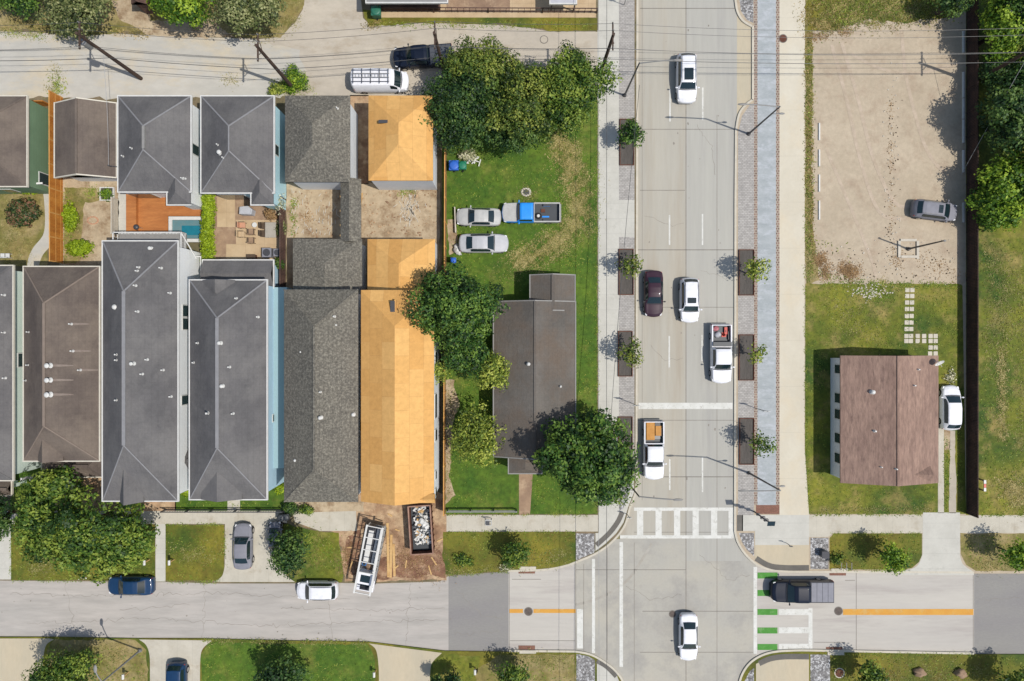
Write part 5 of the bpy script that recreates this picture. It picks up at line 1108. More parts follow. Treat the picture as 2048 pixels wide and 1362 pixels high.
def car(name,label,cat,px,py,L,Wd,style,mat,ang,H=1.0,group=None,top=None,sunroof=None,rails=False,open_bed=None,tonneau=None,lamps=True,hood=None,z=0.0):
    K = KT[style]; c = W(px,py,z+.9)
    def wp(x,y):
        e=min(1,max(0,(abs(x)-.16*L)/(.34*L))); return x-(1 if x>0 else -1)*(.30 if x>0 else .2)*e*min(1.2,abs(y)/(Wd/2))**2.2
    t = thing(name,label,cat,(c.x,c.y,z),R(ang),group)
    us = sorted(set([k[0] for k in K['k']] + [K['k'][0][0]+(K['k'][-1][0])*i/44 for i in range(45)]))
    S = [sect(K,u,L,Wd,H) for u in us]; n = len(S[0][1]); m = MB(); nn = 2*n-1
    for x, pr in S:
        for (y, zz) in pr: m.v.append((wp(x,y),y,zz))
        for (y, zz) in pr[-2::-1]: m.v.append((wp(x,y),-y,zz))
    for i in range(len(S)-1):
        for j in range(nn-1): m.f.append((i*nn+j,i*nn+j+1,(i+1)*nn+j+1,(i+1)*nn+j))
    m.f.append(tuple(range(nn))[::-1]); m.f.append(tuple((len(S)-1)*nn+j for j in range(nn)))
    body = m.build('body',mat,t,smooth=True,local=True)
    def patch(nm,u0,u1,j0,j1,mt,off=.014,both=False,inset=0,parent=t,nu=8):
        mm = MB()
        for sg in ((1,) if not both else (1,-1)):
            rows=[]
            for i in range(nu+1):
                x,pr = sect(K,u0+(u1-u0)*i/nu,L,Wd,H)
                if j1 >= n-1: seq = pr[j0:] + [(-a,b) for a,b in pr[-2:(j0-1 if j0>0 else None):-1]]
                else: seq = pr[j0:j1+1]
                if len(seq)==2 and inset:
                    a,b=seq; seq=[(a[0]+(b[0]-a[0])*inset,a[1]+(b[1]-a[1])*inset),(a[0]+(b[0]-a[0])*(1-inset),a[1]+(b[1]-a[1])*(1-inset))]
                rows.append([(wp(x,y),(y+(off if y>0 else -off if y<0 else 0))*sg,zz+off) for y,zz in seq])
            b=len(mm.v); q=len(rows[0])
            for r_ in rows: mm.v += r_
            for i in range(nu):
                for j in range(q-1): mm.f.append((b+i*q+j,b+i*q+j+1,b+(i+1)*q+j+1,b+(i+1)*q+j))
        return mm.build(nm,mt,parent,smooth=True,local=True)
    patch('windshield',*K['ws'],6,n-1,X['glass'])
    patch('cowl',K['ws'][0]-.02,K['ws'][0]-.004,5,n-1,X['trimblk'],nu=2)
    if K['rw']: patch('rear_window',*K['rw'],6,n-1,X['glass'])
    for sg in (1,-1):
        mm=MB(); rows=[]
        u0,u1=K['side']
        for i in range(9):
            u=u0+(u1-u0)*i/8; x,pr=sect(K,u,L,Wd,H); a,b=pr[4],pr[5]
            lo=.12; hi=.9 if b[1]-a[1]>.2 else .6
            rows.append([(wp(x,a[0]),(a[0]+(b[0]-a[0])*lo+.014)*sg,a[1]+(b[1]-a[1])*lo+.008),(wp(x,b[0]),(a[0]+(b[0]-a[0])*hi+.014)*sg,a[1]+(b[1]-a[1])*hi+.008)])
        for r_ in rows: mm.v += r_
        for i in range(8):
            if i in ((3,) if style in('sedan','pickup') else (2,5)): pass
            mm.f.append((2*i,2*i+1,2*i+3,2*i+2))
        mm.build('side_window',X['glass'],t,local=True)
    end = K['ws'][1]; e2 = K['rw'][0] if K['rw'] else .97
    if top: patch('roof_panel',end+.004,e2-.004,6,n-1,top)
    if hood: patch('hood',.012,K['ws'][0]-.012,5,n-1,hood,nu=14)
    if sunroof:
        for q in sunroof: patch('sunroof',q[0],q[1],7,n-1,X['glass'],off=.02)
    if rails:
        for sg in (1,-1):
            mm=MB(); pts=[]
            for i in range(7):
                x,pr=sect(K,end+.03+(e2-end-.05)*i/6,L,Wd,H); pts.append((x,(pr[6][0]-.01)*sg,pr[6][1]+(.07 if 0<i<6 else .01)))
            mm.tube(pts,.022,6); mm.build('roof_rail',X['trimblk'] if rails=='b' else X['steel'],t,local=True)
    for u in (.175,.80):
        for sg in (1,-1):
            x=L/2-u*L; r=.34 if H<1.15 else .38; mm=MB(); mm.tube([(x,sg*(Wd/2-.23),r),(x,sg*(Wd/2+.005),r)],r,18); wo_=mm.build('wheel',X['tyre'],t,local=True)
            mm=MB(); mm.tube([(x,sg*(Wd/2-.02),r),(x,sg*(Wd/2+.015),r)],r*.62,14); mm.build('rim',X['rim'],wo_,local=True)
    for sg in (1,-1):
        u=K['ws'][0]+.035; x,pr=sect(K,u,L,Wd,H); mm=MB(); mm.lump((x,sg*(pr[4][0]+.16),pr[4][1]+.06),(.08,.13,.08),.1,8,5); mm.bar((x,sg*(pr[4][0]-.02),pr[4][1]),(x,sg*(pr[4][0]+.1),pr[4][1]+.03),.05); mm.build('mirror',X['trimblk'] if mat in(X['p_maroon'],) else mat,t,local=True)
        x,pr=sect(K,.035,L,Wd,H); y=pr[3][0]; mm=MB(); mm.obox((wp(x,y-.15)-.03,sg*(y-.15),pr[3][1]-.02),(1,-.35*sg,0),(.35*sg,1,0),(0,0,1),(.11,.16,.06)); mm.build('headlight',X['lamp'],t,local=True)
        if not style.endswith('pickup'):
            x,pr=sect(K,.975,L,Wd,H); y=pr[3][0]; mm=MB(); x=wp(x,y-.1); mm.box(x-.04,sg*(y-.28),pr[3][1]-.12,x+.12,sg*(y+.0),pr[3][1]+.02); mm.build('taillight',X['tail'],t,local=True)
    if style.endswith('pickup'):
        u0=K['k'][-1][0]; xf=L/2-u0*L+.0; xr=-L/2+.04; hw=Wd/2*.985; zt=1.06*H; zf=.62
        mm=MB()
        mm.box(xr,hw-.11,.34,xf-.02,hw,zt); mm.box(xr,-hw,.34,xf-.02,-hw+.11,zt)
        mm.box(xf-.08,-hw+.11,.4,xf-.02,hw-.11,zt); mm.box(xr+.0,-hw+.11,.34,xr+.07,hw-.11,zt)
        mm.build('bed',mat if not hood else hood,t,local=True)
        mm=MB(); mm.box(xr+.07,-hw+.11,.5,xf-.08,hw-.11,zf); 
        for sx in (1,-1): mm.box((xr+xf)/2+.35,sx*(hw-.11),zf,(xr+xf)/2-.45,sx*(hw-.3),zf+.22)
        mm.build('bed_liner',X['plastic'],t,local=True)
        mm=MB(); mm.box(-L/2-.1,-hw+.05,.42,-L/2+.03,hw-.05,.56); mm.build('bumper',X['steel'],t,local=True)
        for sg in (1,-1):
            mm=MB(); mm.box(xr-.02,sg*(hw-.1),.7,xr+.06,sg*(hw+.012),zt-.06); mm.build('taillight',X['tail'],t,local=True)
        if tonneau:
            mm=MB(); k=4; Lb=xf-.08-xr-.07
            for i in range(k): mm.box(xr+.08+Lb*i/k,-hw+.1,zt+.004,xr+.05+Lb*(i+1)/k,hw-.1,zt+.05)
            mm.build('bed_cover',tonneau,t,local=True)
    return t
def loc(t, x, y, z=0.0):
    a = t.rotation_euler.z; o = t.location
    return Vector((o.x+x*math.cos(a)-y*math.sin(a), o.y+x*math.sin(a)+y*math.cos(a), o.z+z))
CG='cars and trucks driving on the avenue'; PG='parked cars'
car('parked_car' if 0 else 'car','white SUV with a long black glass roof heading down the top of the avenue','car',1374,155,5.0,1.98,'suv',X['p_white'],-90,1.02,CG,sunroof=[(.40,.63)],rails='s')
car('car','dark maroon sedan beside the left tree pit, left of the white SUV with a sunroof','car',1308,587,4.65,1.86,'sedan',X['p_maroon'],-90,1,CG)
car('car','white SUV with a square sunroof and black side rails next to the maroon sedan','car',1380,600,4.5,1.88,'suv',X['p_white'],-90,1,CG,sunroof=[(.42,.54)],rails='b')
p4=car('pickup_truck','white pickup at the right kerb carrying a red cone and grey sacks in its bed','pickup truck',1443,708,5.85,2.0,'pickup',X['p_white'],-90,1.02,CG)
p5=car('pickup_truck','white pickup carrying orange boards in its bed, next to the large dark tree','pickup truck',1308,901,5.8,2.0,'pickup',X['p_white'],-90,1.02,CG)
car('car','white sedan alone in the junction below the crosswalk','car',1378,1276,4.75,1.82,'sedan',X['p_white'],-90,1,CG)
car('pickup_truck','dark navy pickup with a grey slatted bed cover entering the junction from the right','pickup truck',1604,1183,6.2,2.1,'pickup',X['p_navy'],180,1.08,CG,tonneau=X['p_lgrey'])
car('parked_car','white hatchback parked on the grassy driveway beside the reddish brown house','car',1904,816,4.5,1.86,'hatch',X['p_white'],90,1,None,z=BZ)
car('parked_car','grey hatchback parked alone on the gravel lot against the right fence','car',1872,420,4.5,1.84,'hatch',X['p_lgrey'],-7,1.02,None,sunroof=[(.42,.52)],rails='s',z=BZ)
car('parked_car','faded silver old sedan nose to the fence, bumper to bumper with the blue cab pickup','car',957,433,4.5,1.76,'sedan',X['p_faded'],179,.98,None,z=BZ)
p11=car('pickup_truck','old pickup with a bright blue cab, rust stained white hood and open black bed','pickup truck',1062,425,5.8,1.95,'oldpickup',X['p_cab'],180,1.0,None,hood=X['p_old'],z=BZ)
car('parked_car','silver sedan parked on the grass below the faded old sedan','car',967,486,4.95,1.86,'sedan',X['p_silver'],0,1,None,sunroof=None,z=BZ)
v=car('van','white cargo van with a ladder rack parked in the alley','van',761,162,5.6,1.98,'van',X['p_white'],0,1.0,None,z=BZ)
car('pickup_truck','dark navy pickup parked in the alley above the white van','pickup truck',845,112,5.9,2.0,'pickup',X['p_navy'],184,1.04,None,tonneau=X['p_grey'],z=BZ)
car('parked_car','shiny blue sedan parked at the kerb under the big rounded tree','car',259,1173,4.65,1.82,'sedan',X['p_blue'],180,1,None)
car('parked_car','small white boxy SUV parked at the kerb of the left street','car',634,1182,4.15,1.78,'suv',X['p_white'],180,1,None,rails='b')
car('parked_car','grey sedan parked nose up on the short driveway beside the lawn','car',484,1094,4.6,1.82,'sedan',X['p_lgrey'],90,1,None,z=BZ)
car('parked_car','pale grey small car half hidden under the dark tree on the driveway','car',548,1072,2.75,1.25,'hatch',X['p_lgrey'],90,.85,None,z=BZ)
car('parked_car','dark blue car on the bottom driveway cut by the photo edge','car',352,1372,4.6,1.84,'suv',X['p_blue'],-90,.95,None,z=BZ)
# van rack: part of the van
m=MB()
for y in (-.55,.55): m.tube([(-2.55,y,2.3),(1.1,y,2.3)],.03,6)
for i in range(5): m.bar((-2.4+i*.85,-.72,2.26),(-2.4+i*.85,.72,2.26),.05)
m.build('roof_rack',X['dsteel'],v,local=True)
q=loc(v,-.7,0,2.33); lad=thing('ladder','silver ladder lying on the roof rack of the white van','ladder',tuple(q)); m=MB()
for y in (-.18,.18): m.bar((-1.8,y,.05),(1.8,y,.05),.05,.08)
m.build('rail',X['steel'],lad,local=True); m=MB()
for i in range(12): m.bar((-1.7+i*.31,-.18,.05),(-1.7+i*.31,.18,.05),.035)
m.build('rungs',X['steel'],lad,local=True)
# cargo
def item(name,label,cat,pos,fn,rz=0,group=None):
    t=thing(name,label,cat,tuple(pos),rz,group); fn(t); return t
def bx(t,nm,mat,*a): m=MB(); m.box(*a); return m.build(nm,mat,t,local=True)
def stack(t,mat,w,l,n,th=.05,nm='board'):
    for i in range(n):
        dx=random.uniform(-.03,.03); dy=random.uniform(-.03,.03); bx(t,nm,mat,-l/2+dx,-w/2+dy,i*th+.002,l/2+dx,w/2+dy,(i+1)*th)
z5=.64
item('board_stack','wide orange board stack on the left side of the pickup bed','boards',loc(p5,-1.95,-.37,z5),lambda t:stack(t,X['card'],.8,1.75,6,.07),p5.rotation_euler.z)
item('board_stack','narrow orange boards on the right side of the pickup bed','boards',loc(p5,-1.95,.42,z5),lambda t:stack(t,X['card'],.55,.95,6,.06),p5.rotation_euler.z)
item('tool_box','teal box in the upper corner of the bed with the orange boards','box',loc(p5,-2.6,.35,z5),lambda t:(bx(t,'body',X['teal'],-.15,-.25,0,.15,.25,.3),bx(t,'lid',X['trimblk'],-.16,-.26,.3,.16,.26,.34)),p5.rotation_euler.z)
item('tool_box','teal box next to the cab in the bed with the orange boards','box',loc(p5,-1.3,.2,z5),lambda t:(bx(t,'body',X['teal'],-.15,-.4,0,.15,.4,.28),bx(t,'lid',X['steel'],-.16,-.41,.28,.16,.41,.32)),p5.rotation_euler.z)
def cone(t): m=MB(); m.cyl((0,0),.16,.04,.62,12,.03); m.build('cone_body',X['redp'],t,local=True); bx(t,'base',X['redp'],-.22,-.22,0,.22,.22,.04)
item('traffic_cone','red cone standing in the bed of the pickup at the right kerb','cone',loc(p4,-1.9,.3,z5),cone)
item('red_case','flat red case beside the red cone in the pickup bed','case',loc(p4,-2.25,.45,z5),lambda t:(bx(t,'body',X['redp'],-.4,-.14,0,.3,.14,.22),bx(t,'handle',X['trimblk'],-.1,-.03,.22,.1,.03,.27)),p4.rotation_euler.z)
def sack(mat,s=1):
    def f(t): m=MB(); m.lump((0,0,.2*s),(.4*s,.3*s,.24*s),.5,10,7,seed=random.randint(0,99)); m.build('sack',mat,t,smooth=True,local=True)
    return f
item('sack','grey sack in the left middle of the bed of the pickup with the red cone','sack',loc(p4,-1.9,-.35,z5),sack(X['canopy'],.9))
item('sack','pinkish bundle in the tail corner of the bed of the pickup with the red cone','sack',loc(p4,-2.5,-.5,z5),sack(X['pinkp'],.8))
item('tool_box','dark tool box across the bed behind the cab of the pickup at the kerb','box',loc(p4,-.98,0,1.09),lambda t:(bx(t,'body',X['dsteel'],-.2,-.9,0,.2,.9,.14),bx(t,'lid',X['plastic'],-.21,-.91,.14,.21,.91,.18)),p4.rotation_euler.z)
def tyre_(t): 
    m=MB(); n=20
    for k in range(n):
        a=2*math.pi*k/n;b=2*math.pi*(k+1)/n
        m.prism([(math.cos(q)*r,math.sin(q)*r) for q,r in ((a,.16),(a,.3),(b,.3),(b,.16))],0,.2)
    m.build('tyre',X['tyre'],t,local=True); m=MB(); m.cyl((0,0),.155,.04,.14,16); m.build('rim',X['trimw'],t,local=True)
item('spare_wheel','spare wheel with a pale rim in the open black bed of the old pickup','wheel',loc(p11,-.75,.3,.62),tyre_)
item('scrap_pile','small brown and blue scraps in the bed of the old pickup','scraps',loc(p11,-1.3,-.2,.62),lambda t:(bx(t,'scrap',X['rust'],-.3,-.15,0,.1,.2,.1),bx(t,'scrap',X['p_cab'],-.1,.45,0,.6,.6,.06),bx(t,'scrap',X['p_cab'],-.2,-.65,0,.5,-.5,.06)))
def sheet(label,px,py,L,Wd,h,mat,ang,name='board',cat='board',z=BZ+.02,tilt=0):
    c=W(px,py,z); t=thing(name,label,cat,(c.x,c.y,z),R(ang)); bx(t,'plank',mat,-L/2,-Wd/2,0,L/2,Wd/2,h); bx(t,'batten',mat,-L/2+.1,-Wd/2-.0,h,-L/2+.2,Wd/2,h+.02); return t
sheet('long pale board on edge in front of the faded old sedan nose',911,441,2.55,.1,.5,X['ltwood'],92)
for i,(x,y,l) in enumerate(((709,520,'long pale plank lying between the grey link roof and the orange back roof'),(714,430,'long yellowish plank lying beside the breezeway, nearest its posts'),(719,428,'long yellowish plank lying just right of another beside the breezeway'))):
    sheet(l,x,y,4.2 if i else 1.2,.18,.06,X['lumber'],87-i*2)
for i,(x,y,a,l) in enumerate(((776,1100,91,'longest board laid on the mud between the platform truck and the dumpster'),(782,1112,89,'board laid on the mud on the dumpster side of the longest board'),(788,1120,92,'shorter board laid on the mud nearest the dumpster'))):
    sheet(l,x,y,5.4-i*1.1,.24,.05,X['lumber'],a)
# ---------------------------------------------------------------- platform truck and dumpster on the building site
c=W(743,1112,1.2); t=thing('work_truck','white flatbed truck with a long ladder frame above its deck on the muddy site','truck',(c.x,c.y,BZ),R(-101))
bx(t,'deck',X['steel'],-3.1,-1.0,.9,1.1,1.0,1.05); bx(t,'chassis',X['dsteel'],-3.0,-.45,.5,3.2,.45,.88)
m=MB(); m.box(1.3,-.98,.5,3.4,.98,1.35); m.box(1.35,-.93,1.35,2.5,.93,2.1); m.build('cab',X['p_white'],t,local=True)
m=MB(); m.add([(2.52,-.85,2.02),(2.52,.85,2.02),(2.95,.9,1.37),(2.95,-.9,1.37)],[(0,3,2,1)]); m.box(1.6,-.6,2.1,2.3,.5,2.13); m.build('windshield',X['glass'],t,local=True)
bx(t,'grille',X['trimblk'],2.95,-.6,1.352,3.3,.6,1.4)
m=MB()
for y in (-.92,.92): m.bar((-3.4,y,2.6),(3.3,y,2.6),.2,.1)
for x in (-3.3,-2.2,-1.0,.2,1.2,3.2): m.bar((x,-.92,2.6),(x,.92,2.6),.08,.08)
for x in (-3.2,1.15):
    for y in (-.9,.9): m.bar((x,y,1.0),(x,y,2.6),.09)
m.build('overhead_frame',X['trimw'],t,local=True); t.scale=(1,.84,1)
m=MB(); m.box(-2.9,-.8,1.07,.55,-.22,1.35); m.box(-2.9,.15,1.07,.55,.42,1.5); m.box(-3.0,.55,1.07,3.1,.86,1.9); m.build('roof_sheets',X['trimw'],t,local=True)
bx(t,'toolbox',X['dsteel'],-2.9,-.18,1.07,.9,.1,1.3)
m=MB(); 
for y in (-1.06,1.06):
    for i in range(8): m.bar((-2.9+i*.6,y,.7),(-2.6+i*.6,y,1.5),.06)
    m.bar((-3,y,1.5),(2.3,y,1.5),.07)
m.build('side_rack',X['steel'],t,local=True)
for x in (-2.2,2.5):
    for y in (-.85,.85): m=MB(); m.tube([(x,y-.14,.45),(x,y+.14,.45)],.44,16); m.build('wheel',X['tyre'],t,local=True)
def lumpbag(t): m=MB(); m.lump((0,0,.22),(.42,.36,.3),.5,12,8,seed=5); m.build('sack',X['patio'],t,smooth=True,local=True)
item('tarp_bundle','brown bundle on the white flatbed truck behind its cab','bundle',loc(t,.9,.02,1.06),lumpbag)
c=W(843,1056,.9); D=thing('dumpster','rust brown open dumpster full of white debris at the site driveway','dumpster',(c.x,c.y,BZ),R(-86.5))
m=MB(); Ld,Wd,Hd=4.7,2.15,1.5
for a in ((-Ld/2,-Wd/2,0,Ld/2,-Wd/2+.08,Hd),(-Ld/2,Wd/2-.08,0,Ld/2,Wd/2,Hd),(-Ld/2,-Wd/2+.08,0,-Ld/2+.08,Wd/2-.08,Hd),(Ld/2-.08,-Wd/2+.08,0,Ld/2,Wd/2-.08,Hd),(-Ld/2+.08,-Wd/2+.08,0,Ld/2-.08,Wd/2-.08,.1)): m.box(*a)
for i in range(8):
    x=-Ld/2+.3+i*.58; m.box(x,-Wd/2-.07,.1,x+.08,-Wd/2,Hd-.1); m.box(x,Wd/2,.1,x+.08,Wd/2+.07,Hd-.1)
m.build('body',X['rust'],D,local=True)
m=MB()
for s in (-1,1): m.box(-Ld/2-.04,s*Wd/2-.06,Hd,Ld/2+.04,s*Wd/2+.06,Hd+.07)
for s in (-1,1): m.box(s*Ld/2-.06,-Wd/2+.06,Hd,s*Ld/2+.06,Wd/2-.06,Hd+.07)
m.build('rim',X['binrim'],D,local=True)
c=loc(D,0,0,.1); T_=thing('debris_heap','heap of white plaster and plastic scraps inside the brown dumpster','debris',tuple(c),R(-86.5)); T_['kind']='stuff'
m1=MB();m2=MB();m3=MB()
for i in range(330):
    x=random.uniform(-2.15,1.55); y=random.uniform(-.62,.85); z=.55+.35*math.exp(-(x+.2)**2)*(1-abs(y))+random.random()*.25
    d=Vector((random.gauss(0,1),random.gauss(0,1),random.gauss(0,.4))).normalized(); u=Vector((0,0,1)).cross(d).normalized(); w=d.cross(u)
    (m1 if random.random()<.6 else m2 if random.random()<.75 else m3).obox((x,y,z),d,u,w,(random.uniform(.05,.22),random.uniform(.03,.14),.015))
for i in range(3): m1.lump((-.75+i*.22,.15+i*.2,1.15),(.32,.26,.22),.5,10,7,seed=i)
m2.box(-2.2,-.95,.12,2.2,.95,.55)
m1.build('white_scraps',X['trimw'],T_,local=True); m2.build('dark_scraps',X['plastic'],T_,local=True); m3.build('wood_scraps',X['lumber'],T_,local=True)
# ---------------------------------------------------------------- poles, lamps, signs, wires
def upole(label,bx_,by_,h=10.4,box=False,lean=(0,0)):
    b=W(bx_,by_,BZ); t=thing('utility_pole',label,'utility pole',tuple(b),0,'wooden utility poles along the alley')
    m=MB(); m.tube([b+Vector((0,0,-.1)),b+Vector((lean[0],lean[1],h))],[.2,.13],12); m.build('pole',X['pole'],t)
    m=MB(); m.bar((b.x,b.y-1.2,h-.35),(b.x,b.y+1.2,h-.35),.12,.14); m.bar((b.x+.1,b.y-.6,h-.4),(b.x+.1,b.y,h-1.1),.05); m.bar((b.x+.1,b.y+.6,h-.4),(b.x+.1,b.y,h-1.1),.05); m.build('crossarm',X['pole'],t)
    for dy in (-1.05,.45,1.05): m=MB(); m.cyl((b.x,b.y+dy),.06,h-.28,h-.05,8,.035); m.build('insulator',X['steel'],t)
    if box:
        m=MB(); m.cyl((b.x-.42,b.y-.1),.27,h-2.6,h-1.6,14); m.cyl((b.x-.42,b.y-.1),.29,h-1.6,h-1.52,14); m.cyl((b.x-.5,b.y-.1),.05,h-1.52,h-1.3,8); m.build('transformer',X['steel'],t)
    return t
UP=[(-25,162),(282,157),(588,178),(891,155),(1197,159),(1945,165)]
upole('utility pole with a grey transformer above the taupe garage, leaning up left in view',282,157,10.4,True)
upole('utility pole standing in green weeds behind the speckled new garage',588,178)
upole('utility pole whose top shows over the navy alley pickup, foot hidden by the grove',891,155,10.2)
upole('utility pole at the corner of alley and avenue rising out of the grove',1197,159)
upole('utility pole by the dark right fence, its crossarm shadow on the gravel lot',1945,165)
def wire(label,A,B,sag,r=.022,mat='wire',n=28,name='power_line',group='overhead wires over the alley'):
    A=Vector(A);B=Vector(B); P=[]
    for i in range(n+1):
        f=i/n; p=A.lerp(B,f); p.z-=4*sag*f*(1-f); P.append(p)
    t=thing(name,label,'wire',tuple(A),0,group); m=MB(); m.tube(P,r,5); m.build('cable',X[mat],t); return t
segs=['from the left photo edge to the first pole','between the first and second pole','between the second and third pole','between the third pole and the corner pole','across the avenue to the pole by the right fence','from the pole by the right fence off the right edge']
PP=UP+[(2400,150)]
for i in range(6):
    a=W(*PP[i],BZ); b=W(*PP[i+1],BZ)
    for dy,nm in ((-1.05,'lower'),(.45,'middle'),(1.05,'upper')):
        wire(f'{nm} thin top wire {segs[i]}',(a.x,a.y+dy,10.15),(b.x,b.y+dy,10.15),.35 if i!=4 else 1.1,.017,'wire')
    wire(f'thick low cable {segs[i]}',(a.x,a.y-.15,5.6),(b.x,b.y-.15,5.6),.3 if i!=4 else .7,.028,'wire')
    wire(f'thin mid height cable {segs[i]}',(a.x,a.y+.15,7.2),(b.x,b.y+.15,7.2),.35 if i!=4 else .9,.018,'wire')
g2='wires along the left side of the avenue'
wire('wire running the length of the avenue over its left sidewalk',W(1214,-300,5.2),W(1214,1660,5.2),.3,.022,'wire',group=g2)
wire('second thinner wire over the edge between lawn and left sidewalk',W(1196,-300,6.5),W(1199,1660,6.5),.3,.016,'wiregrey',group=g2)
wire('slanting cable from the upper left street lamp down to the left kerb trees',W(1279,170,7.2),W(1219,880,5.5),1.0,.022,'wire',group=g2,n=40)
wire('pale service wire from the first pole to the taupe garage mast',tuple(W(282,157,0)[:2])+(6.5,),(W(222,333,4.5).x,W(222,333,4.5).y,4.9),.2,.018,'wiregrey')
wire('pale diagonal guy wire over the trees beyond the right fence',(W(1945,165,0).x,W(1945,165,0).y,8.0),tuple(W(1922,350,.3)),.05,.018,'wiregrey')
def lamp(label,bx_,by_,adir,alen,h=8.2,hh=8.6,small=None,mat='dsteel',name='street_lamp',group='street lamps along the avenue',hl=.75):
    b=W(bx_,by_,BZ); t=thing(name,label,'street lamp',tuple(b),0,group); ad=Vector((*adir,0)).normalized()
    m=MB(); m.cyl(b,.2,BZ,BZ+.3,12,.16); m.tube([b,b+Vector((0,0,h))],[.1,.065],10); m.build('post',X[mat],t)
    P=[b+Vector((0,0,h-.1))+ad*(alen*f)+Vector((0,0,(hh-h+.1)*math.sin(f*math.pi/2))) for f in [i/8 for i in range(9)]]
    m=MB(); m.tube(P,[.055]*8+[.04],8); m.build('arm',X['steel' if mat=='dsteel' else mat],t)
    e=P[-1]; u=Vector((-ad.y,ad.x,0)); m=MB(); m.lump(e+ad*hl*.4,(hl*.5*abs(ad.x)+.1,hl*.5*abs(ad.y)+.1,.07),0,10,6); m.build('lamp_head',X['trimg'],t,smooth=True)
    if small:
        sh,sdir=small; sd_=Vector((*sdir,0)).normalized(); q=b+Vector((0,0,sh))
        m=MB(); m.tube([q,q+sd_*.75+Vector((0,0,.1))],.035,6); m.lump(q+sd_*.9+Vector((0,0,.1)),(.28,.1,.06),0,10,6); m.build('side_lamp',X['steel'],t)
lamp('upper right street lamp, base in the grey pavers, arm reaching left over the avenue',1497,268,(-1,.02),3.1,small=(6.2,(1,0)))
lamp('lower right street lamp whose long arm shadow crosses the lanes above the crosswalk',1498,946,(-1,.02),3.1,small=(6.2,(1,0)))
lamp('upper left street lamp with its arm reaching right toward the topmost white SUV',1249,191,(1,.03),3.0,small=(5.4,(-1,0)))
lamp('lower left street lamp under the large dark tree with its arm over the junction',1249,957,(1,-.05),3.0,small=(5.4,(-1,0)))
lamp('grey street lamp with one curved arm between the bottom left driveways',281,1300,(-.25,1),1.2,h=6.6,hh=7.0,mat='steel',group='single street lamps',hl=.6)
lamp('tall plain light pole inside the white timber frame on the gravel lot',1816,498,(1,0),.05,h=5.8,hh=5.8,mat='dsteel',name='light_pole',group='single street lamps',hl=.1)
def sign(label,px,py,h,panel,mat='trimw',name='road_sign',ang=0,ps=(.6,.03,.75)):
    b=W(px,py,BZ); t=thing(name,label,'sign',tuple(b)); m=MB(); m.tube([b,b+Vector((0,0,h))],.035,8); m.build('post',X['steel'],t)
    m=MB(); a=R(ang); m.obox(b+Vector((0,0,h-ps[2]/2)),(math.cos(a),math.sin(a),0),(-math.sin(a),math.cos(a),0),(0,0,1),(ps[0]/2,ps[1]/2,ps[2]/2)); m.build('panel',X[mat],t)
sign('thin road sign at the left end of the stop line',1263,806,3.0,1,'trimw')
sign('thin road sign at the right end of the stop line',1513,817,3.0,1,'trimw')
sign('short sign post on the corner paving right of the crosswalk',1573,1086,1.3,1,'dsteel',ps=(.3,.05,.3))
sign('sign post casting a thin shadow beside the left sidewalk corner',1254,1028,1.6,1,'trimw',ps=(.4,.04,.4))
b=W(1508,1023,BZ); t=thing('traffic_signal','slim beacon pole at the right end of the crosswalk','traffic signal',tuple(b)); m=MB(); m.tube([b,b+Vector((0,0,4.6))],[.08,.06],10); m.build('post',X['dsteel'],t)
for z_,s_ in ((1.1,.14),(2.4,.2),(3.3,.2)): m=MB(); m.box(b.x-s_,b.y-.12,z_,b.x+s_,b.y+.12,z_+.35); m.build('signal_box',X['dsteel'],t)
m=MB(); m.obox(b+Vector((0,0,4.65)),(1,0,0),(0,.9,.4),(0,-.4,.9),(.35,.25,.03)); m.build('solar_panel',X['glass'],t)
b=W(1660,1110,BZ); t=thing('utility_cabinet','dark blue topped utility cabinet standing on the gravel bed','cabinet',tuple(W(1648,1108,BZ))); c=W(1648,1108,.5)
m=MB(); m.box(c.x-.32,c.y-.3,BZ,c.x+.32,c.y+.3,.85); m.build('body',X['p_grey'],t); m=MB(); m.box(c.x-.36,c.y-.34,.85,c.x+.36,c.y+.34,.9); m.build('top',X['p_navy'],t)
b=W(1686,1128,BZ); t=thing('bicycle_rack','grey tubular rack at the kerb beside the utility cabinet','rack',tuple(b)); m=MB()
for i in range(3): m.tube([(b.x-.5+i*.5,b.y-.35,BZ),(b.x-.5+i*.5,b.y-.35,.9),(b.x-.5+i*.5,b.y+.35,.9),(b.x-.5+i*.5,b.y+.35,BZ)],.03,6)
m.build('hoop',X['steel'],t)
# ---------------------------------------------------------------- gravel lot and garden things
def wstop(label,px,py0,py1,g):
    c=W(px,(py0+py1)/2,BZ); L=(py1-py0)/20; t=thing('wheel_stop',label,'wheel stop',tuple(c),0,g); m=MB()
    m.add([(c.x-.09,c.y-L/2,BZ),(c.x+.09,c.y-L/2,BZ),(c.x+.09,c.y+L/2,BZ),(c.x-.09,c.y+L/2,BZ),(c.x-.06,c.y-L/2+.03,BZ+.14),(c.x+.06,c.y-L/2+.03,BZ+.14),(c.x+.06,c.y+L/2-.03,BZ+.14),(c.x-.06,c.y+L/2-.03,BZ+.14)],[(4,5,6,7),(0,1,5,4),(1,2,6,5),(2,3,7,6),(3,0,4,7)]); m.build('kerb_block',X['trimw'],t)
for i,(a,b_) in enumerate(((246,281),(299,333),(349,384),(401,440))): wstop(['uppermost','second','third','lowest'][i]+' white wheel stop along the left edge of the gravel lot',1638,a,b_,'wheel stops on the left of the gravel lot')
for i,(a,b_) in enumerate(((62,106),(144,196),(197,238),(239,286),(300,345),(405,445))): wstop(['first','second','third','fourth','fifth','sixth'][i]+' white wheel stop from the top along the right fence of the gravel lot',1926,a,b_,'wheel stops along the right fence')
